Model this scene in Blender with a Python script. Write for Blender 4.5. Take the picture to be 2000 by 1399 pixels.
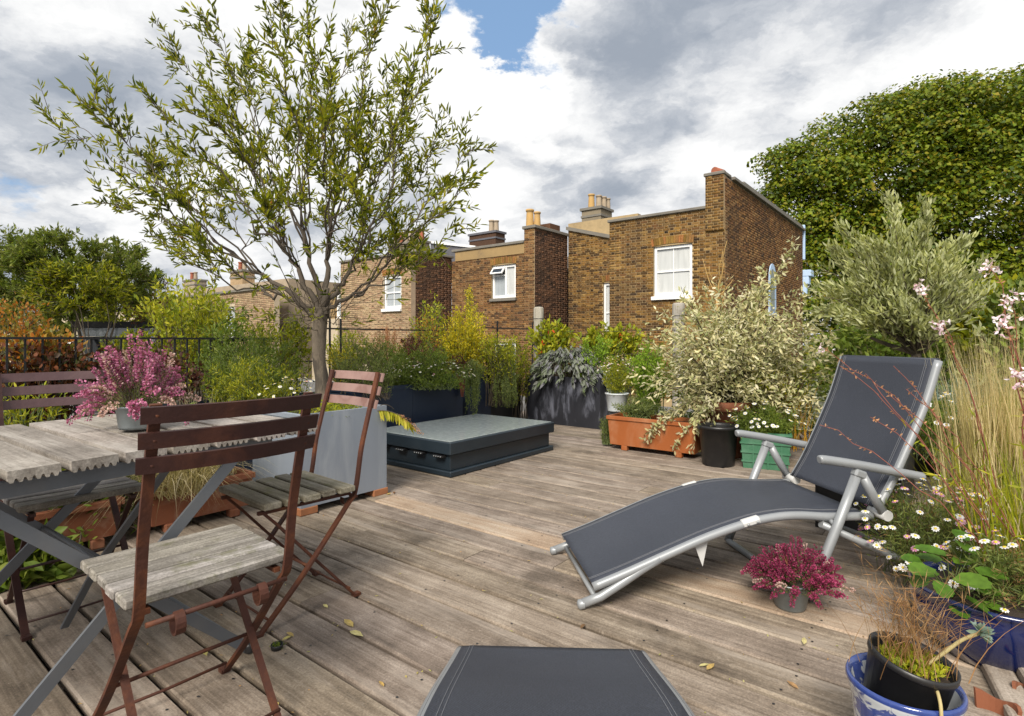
import bpy, math, random
import numpy as np
from mathutils import Vector, Matrix
for o in list(bpy.data.objects): bpy.data.objects.remove(o)
R = random.Random(11); NR = np.random.default_rng(11)
rad = math.radians
SC = bpy.context.scene
COL = SC.collection
# ------------------------------------------------------------------ camera
CAMH = 1.05; F = 1100.0; HY = 665.0          # camera height, focal length in photo pixels, horizon row
cam = bpy.data.cameras.new('camera'); camo = bpy.data.objects.new('camera', cam); COL.objects.link(camo)
camo.location = (0, 0, CAMH); camo.rotation_euler = (rad(90), 0, 0)
cam.sensor_width = 36; cam.lens = F/2000*36; cam.shift_y = -(699.5-HY)/2000
cam.clip_start = .05; cam.clip_end = 3000
SC.camera = camo
def at(x, y, Y): return np.array([(x-1000)/F*Y, Y, CAMH+(HY-y)/F*Y])
def gr(x, y, z=0.0): return at(x, y, (CAMH-z)*F/(y-HY))
# ------------------------------------------------------------------ world, sun, exposure
SUN_AZ, SUN_EL = rad(200), rad(42)            # compass from +Y clockwise: from behind the camera, to the left
wd = bpy.data.worlds.new('World'); SC.world = wd; wd.use_nodes = True
class NT:
    def __init__(s, tree): s.t = tree; tree.nodes.clear()
    def n(s, typ, **kw):
        nd = s.t.nodes.new(typ)
        for k, v in kw.items():
            if k.startswith('_'): setattr(nd, k[1:], v)
            else:
                k2 = int(k[1:]) if k[0] == 'i' and k[1:].isdigit() else k.replace('__', ' ')
                if isinstance(v, bpy.types.NodeSocket): s.t.links.new(v, nd.inputs[k2])
                else: nd.inputs[k2].default_value = v
        return nd
    def math(s, op, a, b=0.0, c=0.0, clamp=False):
        return s.n('ShaderNodeMath', _operation=op, _use_clamp=clamp, i0=a, i1=b, i2=c).outputs[0]
    def vmath(s, op, a, b=(0, 0, 0)):
        nd = s.n('ShaderNodeVectorMath', _operation=op, i0=a, i1=b)
        return nd.outputs['Value'] if op in ('DOT_PRODUCT', 'LENGTH') else nd.outputs[0]
    def mix(s, f, a, b, mode='MIX'):
        nd = s.n('ShaderNodeMix', _data_type='RGBA', _blend_type=mode)
        for i, v in ((0, f), (6, a), (7, b)):
            if isinstance(v, bpy.types.NodeSocket): s.t.links.new(v, nd.inputs[i])
            else: nd.inputs[i].default_value = v if i == 0 else (tuple(v)+(1,))[:4]
        return nd.outputs[2]
    def ramp(s, f, stops, interp='LINEAR'):
        nd = s.n('ShaderNodeValToRGB', Fac=f); cr = nd.color_ramp; cr.interpolation = interp
        while len(cr.elements) < len(stops): cr.elements.new(.5)
        for e, (p, c) in zip(cr.elements, stops):
            e.position = p; e.color = (tuple(c)+(1,))[:4] if not isinstance(c, (int, float)) else (c, c, c, 1)
        return nd.outputs[0]
    def noise(s, vec, scale, detail=4, rough=.55, dist=0.0):
        return s.n('ShaderNodeTexNoise', Vector=vec, Scale=scale, Detail=detail, Roughness=rough, Distortion=dist).outputs[0]
    def smooth(s, v, a, b):
        return s.n('ShaderNodeMapRange', _interpolation_type='SMOOTHSTEP', Value=v, i1=a, i2=b, i3=0.0, i4=1.0).outputs[0]
    def mapping(s, vec, scale=(1, 1, 1), loc=(0, 0, 0)):
        return s.n('ShaderNodeMapping', Vector=vec, Scale=scale, Location=loc).outputs[0]
w = NT(wd.node_tree)
sky = w.n('ShaderNodeTexSky', _sky_type='NISHITA', _sun_disc=False, _sun_elevation=SUN_EL, _sun_rotation=SUN_AZ,
          _air_density=1.0, _dust_density=1.2, _ozone_density=1.5)
dirn = w.vmath('NORMALIZE', w.n('ShaderNodeTexCoord').outputs['Generated'])
sep = w.n('ShaderNodeSeparateXYZ', Vector=dirn)
zz = w.math('ADD', w.math('MAXIMUM', sep.outputs[2], 0.0), .33)
plane = w.n('ShaderNodeCombineXYZ', X=w.math('DIVIDE', sep.outputs[0], zz), Y=w.math('DIVIDE', sep.outputs[1], zz),
            Z=w.math('MULTIPLY', sep.outputs[2], .9)).outputs[0]
wn = w.n('ShaderNodeTexNoise', Vector=plane, Scale=2.6, Detail=9, Roughness=.62).outputs[1]
warp = w.vmath('ADD', plane, w.vmath('MULTIPLY', w.vmath('SUBTRACT', wn, (.5, .5, .5)), (.35, .35, .35)))
def lobe(x, y, radius, soft=.6):                        # a patch of the sky around one direction
    v = Vector(((x-1000)/F, 1, (HY-y)/F)).normalized()
    d = w.vmath('DISTANCE', w.vmath('ADD', dirn, w.vmath('MULTIPLY', w.vmath('SUBTRACT', wn, (.5, .5, .5)), (.34, .34, .34))), tuple(v))
    nd = d.node; d = nd.outputs['Value']
    return w.smooth(d, radius, radius*soft*.35)
def addl(base, *ls):
    for (x, y, r_, k) in ls: base = w.math('ADD', base, w.math('MULTIPLY', lobe(x, y, r_), k))
    return base
big = w.math('ADD', w.math('MULTIPLY', w.noise(warp, 1.5, 7, .56), .8), w.math('MULTIPLY', w.noise(w.vmath('ADD', plane, (2.1, .3, 5.0)), 5.0, 9, .62), .24))
cover = addl(big, (1085, 70, .16, -.34), (960, 15, .12, -.22), (1660, 30, .18, -.20), (60, 400, .14, -.14), (970, 15, .17, -.20), (1500, 40, .12, -.12),
             (960, 190, .2, .18), (1270, 130, .30, .24), (200, 130, .5, .2), (1500, 180, .4, .16), (1900, 60, .25, .12), (600, 150, .35, .12))
cmask = w.smooth(cover, .38, .48)
fine = w.noise(w.vmath('ADD', warp, (5.3, 1.7, .4)), 2.6, 7, .52)
fine = w.math('ADD', w.math('MULTIPLY', fine, .74), w.math('MULTIPLY', w.noise(w.vmath('ADD', warp, (1.3, 8.7, 2.4)), 4.2, 9, .60), .52))
fine = w.math('SUBTRACT', fine, .125)
shade = addl(fine, (1270, 120, .22, .085), (1190, 260, .16, .075), (1400, 30, .24, .065), (120, 270, .26, .09), (1040, 290, .12, .08),
             (30, 460, .2, .10), (330, 60, .3, .04), (960, 150, .17, -.24), (1060, 190, .14, -.14), (560, 120, .3, -.06), (1380, 260, .16, -.10), (1960, 90, .16, -.16), (150, 400, .16, -.1))
ccol = w.ramp(w.smooth(shade, .39, .78), [(0, (.80, .80, .795)), (.32, (.62, .63, .645)), (.62, (.43, .455, .495)), (1, (.27, .305, .36))])
blue = w.mix(1.0, sky.outputs[0], (.105, .105, .105), 'MULTIPLY')
blue = w.mix(.6, blue, (.24, .40, .64))
allsky = w.mix(cmask, blue, w.mix(1.0, ccol, (1.0, 1.0, 1.0), 'MULTIPLY'))
bg = w.n('ShaderNodeBackground', Color=allsky, Strength=.80)
w.t.links.new(bg.outputs[0], w.n('ShaderNodeOutputWorld').inputs[0])
sl = bpy.data.lights.new('sun', 'SUN'); slo = bpy.data.objects.new('sun', sl); COL.objects.link(slo)
sl.energy = 3.3; sl.angle = rad(24); sl.color = (1, .93, .82)
sdir = Vector((math.sin(SUN_AZ)*math.cos(SUN_EL), math.cos(SUN_AZ)*math.cos(SUN_EL), math.sin(SUN_EL)))
slo.rotation_euler = (-sdir).to_track_quat('-Z', 'Y').to_euler(); slo.location = sdir*60
SC.cycles.max_bounces = 6; SC.cycles.diffuse_bounces = 3; SC.cycles.glossy_bounces = 3; SC.cycles.transmission_bounces = 3
SC.view_settings.view_transform = 'Standard'; SC.view_settings.look = 'None'
SC.view_settings.exposure = 0.72; SC.view_settings.gamma = 1
# ------------------------------------------------------------------ object helpers
def tag(o, label=None, cat=None, group=None, kind=None):
    if label: o['label'] = label
    if cat: o['category'] = cat
    if group: o['group'] = group
    if kind: o['kind'] = kind
    return o
def thing(name, label, cat, loc=(0, 0, 0), rotz=0.0, group=None):
    o = bpy.data.objects.new(name, None); COL.objects.link(o); o.empty_display_size = .1
    o.location = tuple(map(float, loc)); o.rotation_euler = (0, 0, rotz)
    return tag(o, label, cat, group)
def link(name, me, m, parent=None, kind=None):
    o = bpy.data.objects.new(name, me); COL.objects.link(o)
    if m is not None and not me.materials: me.materials.append(m)
    if parent: o.parent = parent
    if kind: o['kind'] = kind
    return o
def npmesh(name, V, Fc, k, rnd=None, smooth=False):
    me = bpy.data.meshes.new(name); n, f = len(V), len(Fc)
    me.vertices.add(n); me.vertices.foreach_set('co', np.asarray(V, np.float32).ravel())
    me.loops.add(f*k); me.loops.foreach_set('vertex_index', np.asarray(Fc, np.int32).ravel())
    me.polygons.add(f); me.polygons.foreach_set('loop_start', np.arange(0, f*k, k, dtype=np.int32))
    if rnd is not None:
        a = me.attributes.new('rnd', 'FLOAT', 'FACE'); a.data.foreach_set('value', np.asarray(rnd, np.float32))
    if smooth: me.polygons.foreach_set('use_smooth', np.ones(f, bool))
    me.update(calc_edges=True); return me
class MB:
    def __init__(s): s.v = []; s.f = []; s.sm = []
    def add(s, V, Fc, smooth=False):
        o = len(s.v); s.v += [tuple(map(float, p)) for p in V]; s.f += [tuple(i+o for i in f) for f in Fc]; s.sm += [smooth]*len(Fc); return s
    def box(s, c, size, rot=None, bevel=0.0):
        x, y, z = (q/2 for q in size); b = min(bevel, x*.9, y*.9, z*.9)
        if b <= 0:
            V = [(i*x, j*y, k*z) for i in (-1, 1) for j in (-1, 1) for k in (-1, 1)]
            Fc = [(0, 1, 3, 2), (4, 6, 7, 5), (0, 4, 5, 1), (2, 3, 7, 6), (0, 2, 6, 4), (1, 5, 7, 3)]
        else:                                        # chamfered box
            V = []; 
            for i in (-1, 1):
                for j in (-1, 1):
                    for k in (-1, 1): V += [(i*(x-b), j*(y-b), k*z), (i*(x-b), j*y, k*(z-b)), (i*x, j*(y-b), k*(z-b))]
            def q(i, j, k, a): return (((i > 0)*2+(j > 0))*2+(k > 0))*3+a
            Fc = []
            for k in (-1, 1): Fc.append([q(-1, -1, k, 0), q(1, -1, k, 0), q(1, 1, k, 0), q(-1, 1, k, 0)][::k])
            for j in (-1, 1): Fc.append([q(-1, j, -1, 1), q(1, j, -1, 1), q(1, j, 1, 1), q(-1, j, 1, 1)][::-j])
            for i in (-1, 1): Fc.append([q(i, -1, -1, 2), q(i, 1, -1, 2), q(i, 1, 1, 2), q(i, -1, 1, 2)][::i])
            for j in (-1, 1):
                for k in (-1, 1): Fc.append([q(-1, j, k, 0), q(1, j, k, 0), q(1, j, k, 1), q(-1, j, k, 1)][::-j*k])
            for i in (-1, 1):
                for k in (-1, 1): Fc.append([q(i, -1, k, 0), q(i, 1, k, 0), q(i, 1, k, 2), q(i, -1, k, 2)][::i*k])
            for i in (-1, 1):
                for j in (-1, 1): Fc.append([q(i, j, -1, 1), q(i, j, 1, 1), q(i, j, 1, 2), q(i, j, -1, 2)][::-i*j])
            for i in (-1, 1):
                for j in (-1, 1):
                    for k in (-1, 1): Fc.append([q(i, j, k, 0), q(i, j, k, 2), q(i, j, k, 1)][::i*j*k])
        if rot is not None: V = [rot @ Vector(p) for p in V]
        return s.add([(p[0]+c[0], p[1]+c[1], p[2]+c[2]) for p in V], Fc)
    def tube(s, path, r, n=8, cap=True, flat=None, smooth=True):
        P = np.asarray(path, float); m = len(P); r = np.broadcast_to(np.asarray(r, float), (m,))
        T = np.gradient(P, axis=0); T /= np.linalg.norm(T, axis=1)[:, None]+1e-9
        ref = np.array([0, 0, 1.]) if abs(T[0][2]) < .9 else np.array([1., 0, 0])
        if flat is not None: ref = np.asarray(flat[2], float)
        V = []; U = None
        for i in range(m):
            U = ref-T[i]*np.dot(ref, T[i]) if (U is None or flat is not None) else U-T[i]*np.dot(U, T[i])
            U = U/(np.linalg.norm(U)+1e-9); B = np.cross(T[i], U)
            for k in range(n):
                if flat is not None:                    # rectangular bar: half sizes along ref and across it
                    cu, cb = [(1, 1), (-1, 1), (-1, -1), (1, -1)][k]
                    V.append(P[i]+U*cu*flat[0]+B*cb*flat[1])
                else:
                    a = 2*math.pi*k/n; V.append(P[i]+(U*math.cos(a)+B*math.sin(a))*r[i])
        Fc = [(i*n+k, i*n+(k+1) % n, (i+1)*n+(k+1) % n, (i+1)*n+k) for i in range(m-1) for k in range(n)]
        s.add(V, Fc, smooth and flat is None)
        if cap: o = len(s.v)-m*n; s.f += [tuple(o+k for k in range(n))[::-1], tuple(o+(m-1)*n+k for k in range(n))]; s.sm += [False]*2
        return s
    def bar(s, path, hu, hb, ref): return s.tube(path, 1, 4, True, (hu, hb, ref))
    def lathe(s, prof, c=(0, 0, 0), n=28, rot=None, smooth=True):
        V = []
        for (r_, z) in prof:
            for k in range(n):
                a = 2*math.pi*k/n; p = Vector((r_*math.cos(a), r_*math.sin(a), z))
                if rot is not None: p = rot @ p
                V.append((p[0]+c[0], p[1]+c[1], p[2]+c[2]))
        m = len(prof)
        return s.add(V, [(i*n+k, i*n+(k+1) % n, (i+1)*n+(k+1) % n, (i+1)*n+k) for i in range(m-1) for k in range(n)], smooth)
    def build(s, name, m, parent=None, kind=None, rnd=None):
        me = bpy.data.meshes.new(name); me.from_pydata(s.v, [], s.f); me.update()
        me.polygons.foreach_set('use_smooth', np.array(s.sm, bool))
        if rnd is not None: a = me.attributes.new('rnd', 'FLOAT', 'FACE'); a.data.foreach_set('value', np.asarray(rnd, np.float32))
        return link(name, me, m, parent, kind)
def boxp(name, m, parent, x0, x1, y0, y1, z0, z1, bevel=0.0, kind=None):
    return MB().box(((x0+x1)/2, (y0+y1)/2, (z0+z1)/2), (abs(x1-x0), abs(y1-y0), abs(z1-z0)), None, bevel).build(name, m, parent, kind)
def smoothpath(pts, n=6):
    P = [np.asarray(p, float) for p in pts]; P = [2*P[0]-P[1]]+P+[2*P[-1]-P[-2]]; out = []
    for i in range(1, len(P)-2):
        for t in np.linspace(0, 1, n, endpoint=False):
            a, b, c, d = P[i-1:i+3]
            out.append(.5*((2*b)+(c-a)*t+(2*a-5*b+4*c-d)*t*t+(3*b-a-3*c+d)*t**3))
    out.append(P[-2]); return np.array(out)
# ------------------------------------------------------------------ materials
def base_rnd(t):                                 # 0..1 per face (attribute) or per object
    return t.math('FRACT', t.math('ADD', t.n('ShaderNodeAttribute', _attribute_name='rnd').outputs['Fac'], t.n('ShaderNodeObjectInfo').outputs['Random']))
def newmat(name):
    m = bpy.data.materials.new(name); m.use_nodes = True; return m, NT(m.node_tree)
def finish(t, col, rough=.6, metal=0.0, bump=None, bstr=.2, bdist=.004, spec=.5, coat=0.0, trans=0.0, transcol=None):
    p = t.n('ShaderNodeBsdfPrincipled'); L = t.t.links
    for k, v in (('Base Color', col), ('Roughness', rough), ('Metallic', metal), ('Specular IOR Level', spec), ('Coat Weight', coat)):
        if isinstance(v, bpy.types.NodeSocket): L.new(v, p.inputs[k])
        else: p.inputs[k].default_value = (tuple(v)+(1,))[:4] if k == 'Base Color' else v
    if bump is not None:
        b = t.n('ShaderNodeBump', Strength=bstr, Distance=bdist, Height=bump); L.new(b.outputs[0], p.inputs['Normal'])
    out = p.outputs[0]
    if trans:
        tr = t.n('ShaderNodeBsdfTranslucent', Color=transcol if transcol is not None else col)
        out = t.n('ShaderNodeMixShader', i0=trans, i1=out, i2=tr.outputs[0]).outputs[0]
    L.new(out, t.n('ShaderNodeOutputMaterial').inputs[0])
def plain(name, c, rough=.6, metal=0.0, var=.18, scale=8, bstr=.15, stain=None, samt=.5, sscale=3, coat=0.0, spec=.5, stretch=(1, 1, 1), rrough=.12, streaklo=.45, streakhi=.75):
    m, t = newmat(name); tc = t.n('ShaderNodeTexCoord').outputs['Object']; tc = t.mapping(tc, stretch)
    off = t.vmath('ADD', tc, t.n('ShaderNodeObjectInfo').outputs['Location'])
    n1 = t.noise(off, scale, 6); c = np.array(c)
    col = t.mix(n1, tuple(c*(1-var)), tuple(np.minimum(c*(1+var), 1)))
    if stain is not None: col = t.mix(t.math('MULTIPLY', t.smooth(t.noise(off, sscale, 6, .62, .4), streaklo, streakhi), samt), col, stain)
    n2 = t.noise(off, scale*6, 4)
    ro = t.n('ShaderNodeMapRange', Value=n1, i3=max(rough-rrough, .03), i4=min(rough+rrough, 1)).outputs[0]
    finish(t, col, ro, metal, n2, bstr, .004, spec, coat); return m
def leafm(name, cols, trans=.38, rough=.5, gain=1.22):
    m, t = newmat(name); r_ = base_rnd(t); n_ = len(cols)
    cols = [tuple(np.minimum(np.array(c)*gain, .8)) for c in cols]
    col = t.ramp(r_, [(i/(n_-1) if n_ > 1 else 0, c) for i, c in enumerate(cols)])
    nz = t.noise(t.n('ShaderNodeTexCoord').outputs['Object'], 3.0, 3)
    col = t.mix(1.0, col, t.ramp(nz, [(.3, (.72, .72, .72)), (.7, (1.2, 1.2, 1.2))]), 'MULTIPLY')
    finish(t, col, rough, 0, None, spec=.22, trans=trans, transcol=t.mix(1.0, col, (1.25, 1.25, .7), 'MULTIPLY')); return m
def woodm(name, cols, axis=0, grain=1.0, moss=None, bstr=.5, blotch=.5, soot=.5, tv=.34):
    m, t = newmat(name); tc = t.n('ShaderNodeTexCoord').outputs['Object']
    oi = t.n('ShaderNodeObjectInfo').outputs['Random']
    sh = t.n('ShaderNodeCombineXYZ', X=t.math('MULTIPLY', oi, 37.0), Y=t.math('MULTIPLY', oi, 91.0), Z=t.math('MULTIPLY', oi, 13.0)).outputs[0]
    v = t.vmath('ADD', tc, sh)
    s1 = [60*grain]*3; s1[axis] = 1.6*grain; s2 = [14*grain]*3; s2[axis] = .9*grain
    g1 = t.noise(t.mapping(v, s1), 1, 6, .65, .6); g2 = t.noise(t.mapping(v, s2), 1, 5, .6, 1.2)
    bl = t.noise(v, 4.5, 8, .68)
    f = t.math('ADD', t.math('MULTIPLY', g1, .36), t.math('ADD', t.math('MULTIPLY', g2, .30), t.math('MULTIPLY', bl, .40)))
    col = t.ramp(f, [(.38, cols[0]), (.52, cols[1]), (.67, cols[2])])
    tone = t.math('ADD', 1-tv/2, t.math('MULTIPLY', oi, tv))
    col = t.mix(1.0, col, t.n('ShaderNodeCombineColor', Red=tone, Green=tone, Blue=t.math('MULTIPLY', tone, t.math('ADD', .95, t.math('MULTIPLY', t.math('FRACT', t.math('MULTIPLY', oi, 7.3)), .12)))).outputs[0], 'MULTIPLY')
    sp = t.smooth(t.noise(v, 34, 5, .72), .57, .72)
    col = t.mix(t.math('MULTIPLY', sp, blotch*.5), col, tuple(np.array(cols[2])*1.25))
    col = t.mix(t.math('MULTIPLY', t.smooth(t.noise(t.vmath('ADD', v, (7, 3, 1)), 2.1, 6, .68), .52, .72), blotch), col, tuple(np.array(cols[0])*soot*1.5))
    spk = t.noise(v, 150, 3, .7); col = t.mix(1.0, col, t.ramp(spk, [(.3, (.70, .70, .70)), (.7, (1.28, 1.28, 1.28))]), 'MULTIPLY')
    sv = [9*grain]*3; sv[axis] = 1.3*grain; col = t.mix(t.math('MULTIPLY', t.smooth(t.noise(t.mapping(t.vmath('ADD', v, (2, 5, 8)), sv), 1, 7, .66, .5), .52, .68), .42), col, tuple(np.array(cols[2])*np.array([1.0, 1.03, 1.08])*1.08))
    if moss is not None: col = t.mix(t.math('MULTIPLY', t.smooth(t.noise(t.vmath('ADD', v, (3, 9, 4)), 9, 6, .66), .53, .68), .6), col, moss)
    finish(t, col, .82, 0, t.math('ADD', g1, t.math('MULTIPLY', g2, .6)), bstr, .003, .25); return m
def brickm(name, cols, dirt=.55):
    m, t = newmat(name); r_ = base_rnd(t); tc = t.n('ShaderNodeTexCoord').outputs['Object']
    pos = t.n('ShaderNodeNewGeometry').outputs['Position']
    col = t.ramp(r_, [(i/(len(cols)-1), c) for i, c in enumerate(cols)])
    nz = t.noise(pos, 22, 5); col = t.mix(1.0, col, t.ramp(nz, [(.3, (.72,)*3), (.7, (1.22,)*3)]), 'MULTIPLY')
    big = t.noise(pos, .75, 7, .66); col = t.mix(t.math('MULTIPLY', t.smooth(big, .44, .66), dirt), col, (.05, .032, .022))
    finish(t, col, .9, 0, t.noise(pos, 60, 4), .5, .006, .2); return m
M = {}
M['deck'] = woodm('weathered deck', [(.085, .066, .050), (.210, .167, .129), (.37, .310, .250)], 0, blotch=.65, tv=.24)
M['deck_new'] = woodm('newer deck board', [(.22, .155, .10), (.34, .25, .17), (.44, .36, .27)], 0, blotch=.2)
M['tablewood'] = woodm('grey table wood', [(.105, .090, .072), (.25, .222, .188), (.40, .365, .315)], 1, 1.3)
M['seatwood'] = woodm('grey seat wood', [(.080, .070, .058), (.210, .192, .168), (.40, .372, .335)], 0, 1.5, (.10, .10, .035))
M['seatmoss'] = woodm('mossy seat wood', [(.075, .062, .04), (.17, .15, .105), (.31, .28, .22)], 0, 1.5, (.13, .135, .04))
M['post'] = woodm('post wood', [(.16, .14, .11), (.30, .275, .235), (.42, .40, .36)], 2, 1.2)
M['edge'] = woodm('edging wood', [(.13, .10, .075), (.26, .215, .165), (.38, .33, .27)], 0, 1.2)
M['rust'] = plain('rusty iron', (.062, .019, .010), .75, .15, .4, 14, .5, (.17, .052, .014), .75, 8)
M['rustdark'] = plain('brown painted iron', (.034, .011, .009), .5, .1, .3, 12, .3, (.12, .04, .02), .5, 7)
M['rustpink'] = plain('faded brown paint', (.25, .155, .135), .65, 0, .2, 12, .2, (.12, .045, .03), .6, 9)
M['purple'] = plain('purple brown paint', (.085, .045, .048), .6, 0, .2, 12, .2, (.16, .10, .09), .4, 7)
M['steel'] = plain('grey painted steel', (.115, .125, .14), .5, .2, .15, 10, .12, (.18, .17, .155), .4, 5)
M['alu'] = plain('silver lacquered tube', (.275, .288, .30), .40, .25, .06, 9, .03, (.33, .33, .33), .25, 7)
M['white'] = plain('white plastic', (.50, .50, .49), .45, 0, .05, 10, .03)
M['paint'] = plain('white gloss paint', (.78, .78, .77), .4, 0, .05, 4, .05)
M['zinc'] = plain('zinc planter', (.255, .292, .35), .44, .3, .14, 2.5, .06, (.42, .455, .50), .65, 3.2, stretch=(1.6, 1.6, .35))
M['zincpot'] = plain('galvanised pot', (.22, .25, .26), .42, .5, .2, 18, .1, (.35, .37, .37), .5, 14)
M['block'] = plain('terracotta wood block', (.30, .12, .05), .8, 0, .25, 20, .3)
M['skyframe'] = plain('dark slate frame', (.016, .026, .036), .38, .1, .12, 3, .04, (.04, .05, .058), .35, 6)
M['navy'] = plain('navy planter', (.011, .021, .047), .45, .1, .2, 4, .05, (.03, .04, .06), .4, 4, stretch=(1, 1, .3))
M['blackzinc'] = plain('stained black zinc', (.022, .023, .030), .5, .1, .3, 6, .2, (.19, .20, .25), .75, 5.5, stretch=(1.5, 1.5, .55), streaklo=.5, streakhi=.72)
M['terra'] = plain('terracotta', (.29, .080, .016), .7, 0, .14, 6, .1, (.42, .22, .12), .6, 5, stretch=(1, 1, .4))
M['terraold'] = plain('old terracotta', (.20, .065, .028), .85, 0, .2, 8, .25, (.32, .21, .14), .5, 9)
M['blackplastic'] = plain('black plastic', (.012, .012, .013), .42, 0, .2, 6, .05, (.05, .045, .04), .3, 8)
M['cratem'] = plain('green crate plastic', (.042, .145, .078), .55, 0, .1, 6, .05, (.13, .25, .17), .5, 7)
M['enamel'] = plain('chipped enamel', (.56, .60, .62), .4, 0, .06, 6, .05, (.16, .07, .035), .9, 11, streaklo=.60, streakhi=.66)
M['glaze'] = plain('blue glaze', (.005, .012, .072), .10, 0, .35, 5, .02, coat=.6, rrough=.04)
M['soil'] = plain('potting soil', (.035, .024, .016), .95, 0, .5, 30, .9)
M['iron'] = plain('black railing iron', (.012, .012, .013), .5, .2, .2, 10, .1)
M['bark'] = plain('olive bark', (.135, .108, .078), .9, 0, .5, 30, 1.0, (.045, .036, .027), .85, 11, stretch=(1, 1, .45), streaklo=.47, streakhi=.62)
M['twig'] = plain('twig', (.085, .066, .044), .85, 0, .3, 30, .3)
M['twigb'] = plain('branch bark', (.082, .065, .048), .9, 0, .4, 26, .6, (.08, .065, .05), .7, 14)
M['twigpale'] = plain('golden twig', (.42, .27, .09), .8, 0, .3, 30, .3)
M['stemred'] = plain('red stem', (.24, .075, .05), .7, 0, .3, 30, .2)
M['stemgreen'] = plain('green stem', (.10, .13, .04), .7, 0, .3, 30, .2)
M['stone'] = plain('coping stone', (.17, .155, .13), .85, 0, .25, 5, .4, (.11, .10, .085), .6, 2.2)
M['render'] = plain('cement render', (.22, .18, .12), .9, 0, .2, 3, .3, (.15, .12, .085), .6, 1.5)
M['tan'] = plain('tan stucco band', (.29, .195, .085), .85, 0, .2, 3, .2, (.12, .09, .06), .6, 1.8)
M['potyellow'] = plain('buff chimney pot', (.47, .29, .10), .8, 0, .2, 5, .2, (.28, .2, .12), .5, 3)
M['potgrey'] = plain('weathered chimney pot', (.34, .27, .19), .85, 0, .25, 5, .2, (.16, .13, .1), .5, 3)
M['potred'] = plain('red chimney pot', (.30, .09, .045), .8, 0, .2, 5, .2)
M['slate'] = plain('roof slate', (.10, .10, .115), .6, 0, .3, 6, .3)
M['blue'] = plain('pale blue stucco', (.42, .56, .76), .6, 0, .06, 3, .1)
M['roofing'] = plain('felt roofing', (.13, .125, .12), .9, 0, .3, 3, .4)
M['ground'] = plain('garden ground', (.075, .08, .04), .95, 0, .5, .4, .5)
M['mortar'] = plain('lime mortar', (.36, .265, .14), .95, 0, .25, 8, .4, (.12, .085, .05), .55, .8)
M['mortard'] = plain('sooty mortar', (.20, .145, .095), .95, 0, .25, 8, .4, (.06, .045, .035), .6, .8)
M['mortarp'] = plain('pale mortar', (.47, .39, .28), .95, 0, .15, 8, .4, (.25, .18, .12), .4, .8)
M['brick'] = brickm('yellow stock brick', [(.035, .022, .012), (.12, .062, .017), (.20, .105, .025), (.25, .14, .036), (.15, .070, .024), (.31, .19, .062), (.055, .031, .015), (.22, .115, .028)])
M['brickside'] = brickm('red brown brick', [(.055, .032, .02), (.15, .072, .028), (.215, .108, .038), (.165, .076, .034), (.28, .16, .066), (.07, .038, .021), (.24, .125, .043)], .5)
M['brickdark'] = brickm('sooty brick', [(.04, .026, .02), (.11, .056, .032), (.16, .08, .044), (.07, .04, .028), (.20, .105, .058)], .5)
M['brickpale'] = brickm('pale stock brick', [(.20, .125, .07), (.34, .24, .135), (.42, .30, .18), (.30, .18, .11), (.38, .29, .17)], .25)
M['brickarch'] = brickm('arch brick', [(.16, .09, .02), (.25, .15, .04), (.3, .12, .04), (.2, .12, .04)], .3)
def m_sling():
    m, t = newmat('textilene sling'); tc = t.n('ShaderNodeTexCoord').outputs['Object']
    v = t.mapping(tc, (700, 700, 700)); sx = t.n('ShaderNodeSeparateXYZ', Vector=v)
    wv = t.math('MULTIPLY', t.math('SINE', sx.outputs[0]), t.math('SINE', sx.outputs[1]))
    col = t.mix(t.noise(tc, 2.2, 6, .6), (.022, .026, .038), (.046, .051, .066))
    col = t.mix(1.0, col, t.ramp(t.noise(t.mapping(tc, (14, 300, 300)), 1, 2), [(.35, (.82,)*3), (.65, (1.2,)*3)]), 'MULTIPLY')
    col = t.mix(t.math('MULTIPLY', t.smooth(t.noise(tc, 13, 5, .7), .64, .78), .3), col, (.10, .10, .115))
    finish(t, col, .55, 0, wv, .25, .0006, .4); return m
M['sling'] = m_sling()
M['thread'] = plain('grey thread', (.16, .165, .18), .8, 0, .2, 50, .2)
def m_glass():
    m, t = newmat('rooflight glass'); tc = t.n('ShaderNodeTexCoord').outputs['Object']
    n1 = t.noise(tc, 22, 6, .7); n2 = t.noise(tc, 90, 3, .6)
    col = t.mix(t.smooth(n1, .42, .64), (.30, .34, .34), (.38, .42, .415))  # pale base tones stand in for the sky reflected in clear glass
    col = t.mix(t.math('MULTIPLY', t.smooth(n2, .62, .70), .22), col, (.50, .54, .53))
    finish(t, col, t.n('ShaderNodeMapRange', Value=n1, i3=.04, i4=.12).outputs[0], 0, n2, .12, .002, .6); return m
M['rooflight'] = m_glass()
def m_pane(name, c, rough=.06):
    m, t = newmat(name); tc = t.n('ShaderNodeTexCoord').outputs['Object']
    v = t.mapping(tc, (5, 5, .5)); n1 = t.noise(v, 2.0, 3, .5, .8)
    col = t.mix(n1, tuple(np.array(c)*.72), tuple(np.minimum(np.array(c)*1.2, .9))); finish(t, col, rough, 0, None, spec=.5); return m
M['pane'] = m_pane('curtained pane', (.50, .51, .50)); M['panedark'] = m_pane('dark pane', (.03, .035, .04)); M['panegrey'] = m_pane('net curtain pane', (.33, .36, .38))
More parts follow.
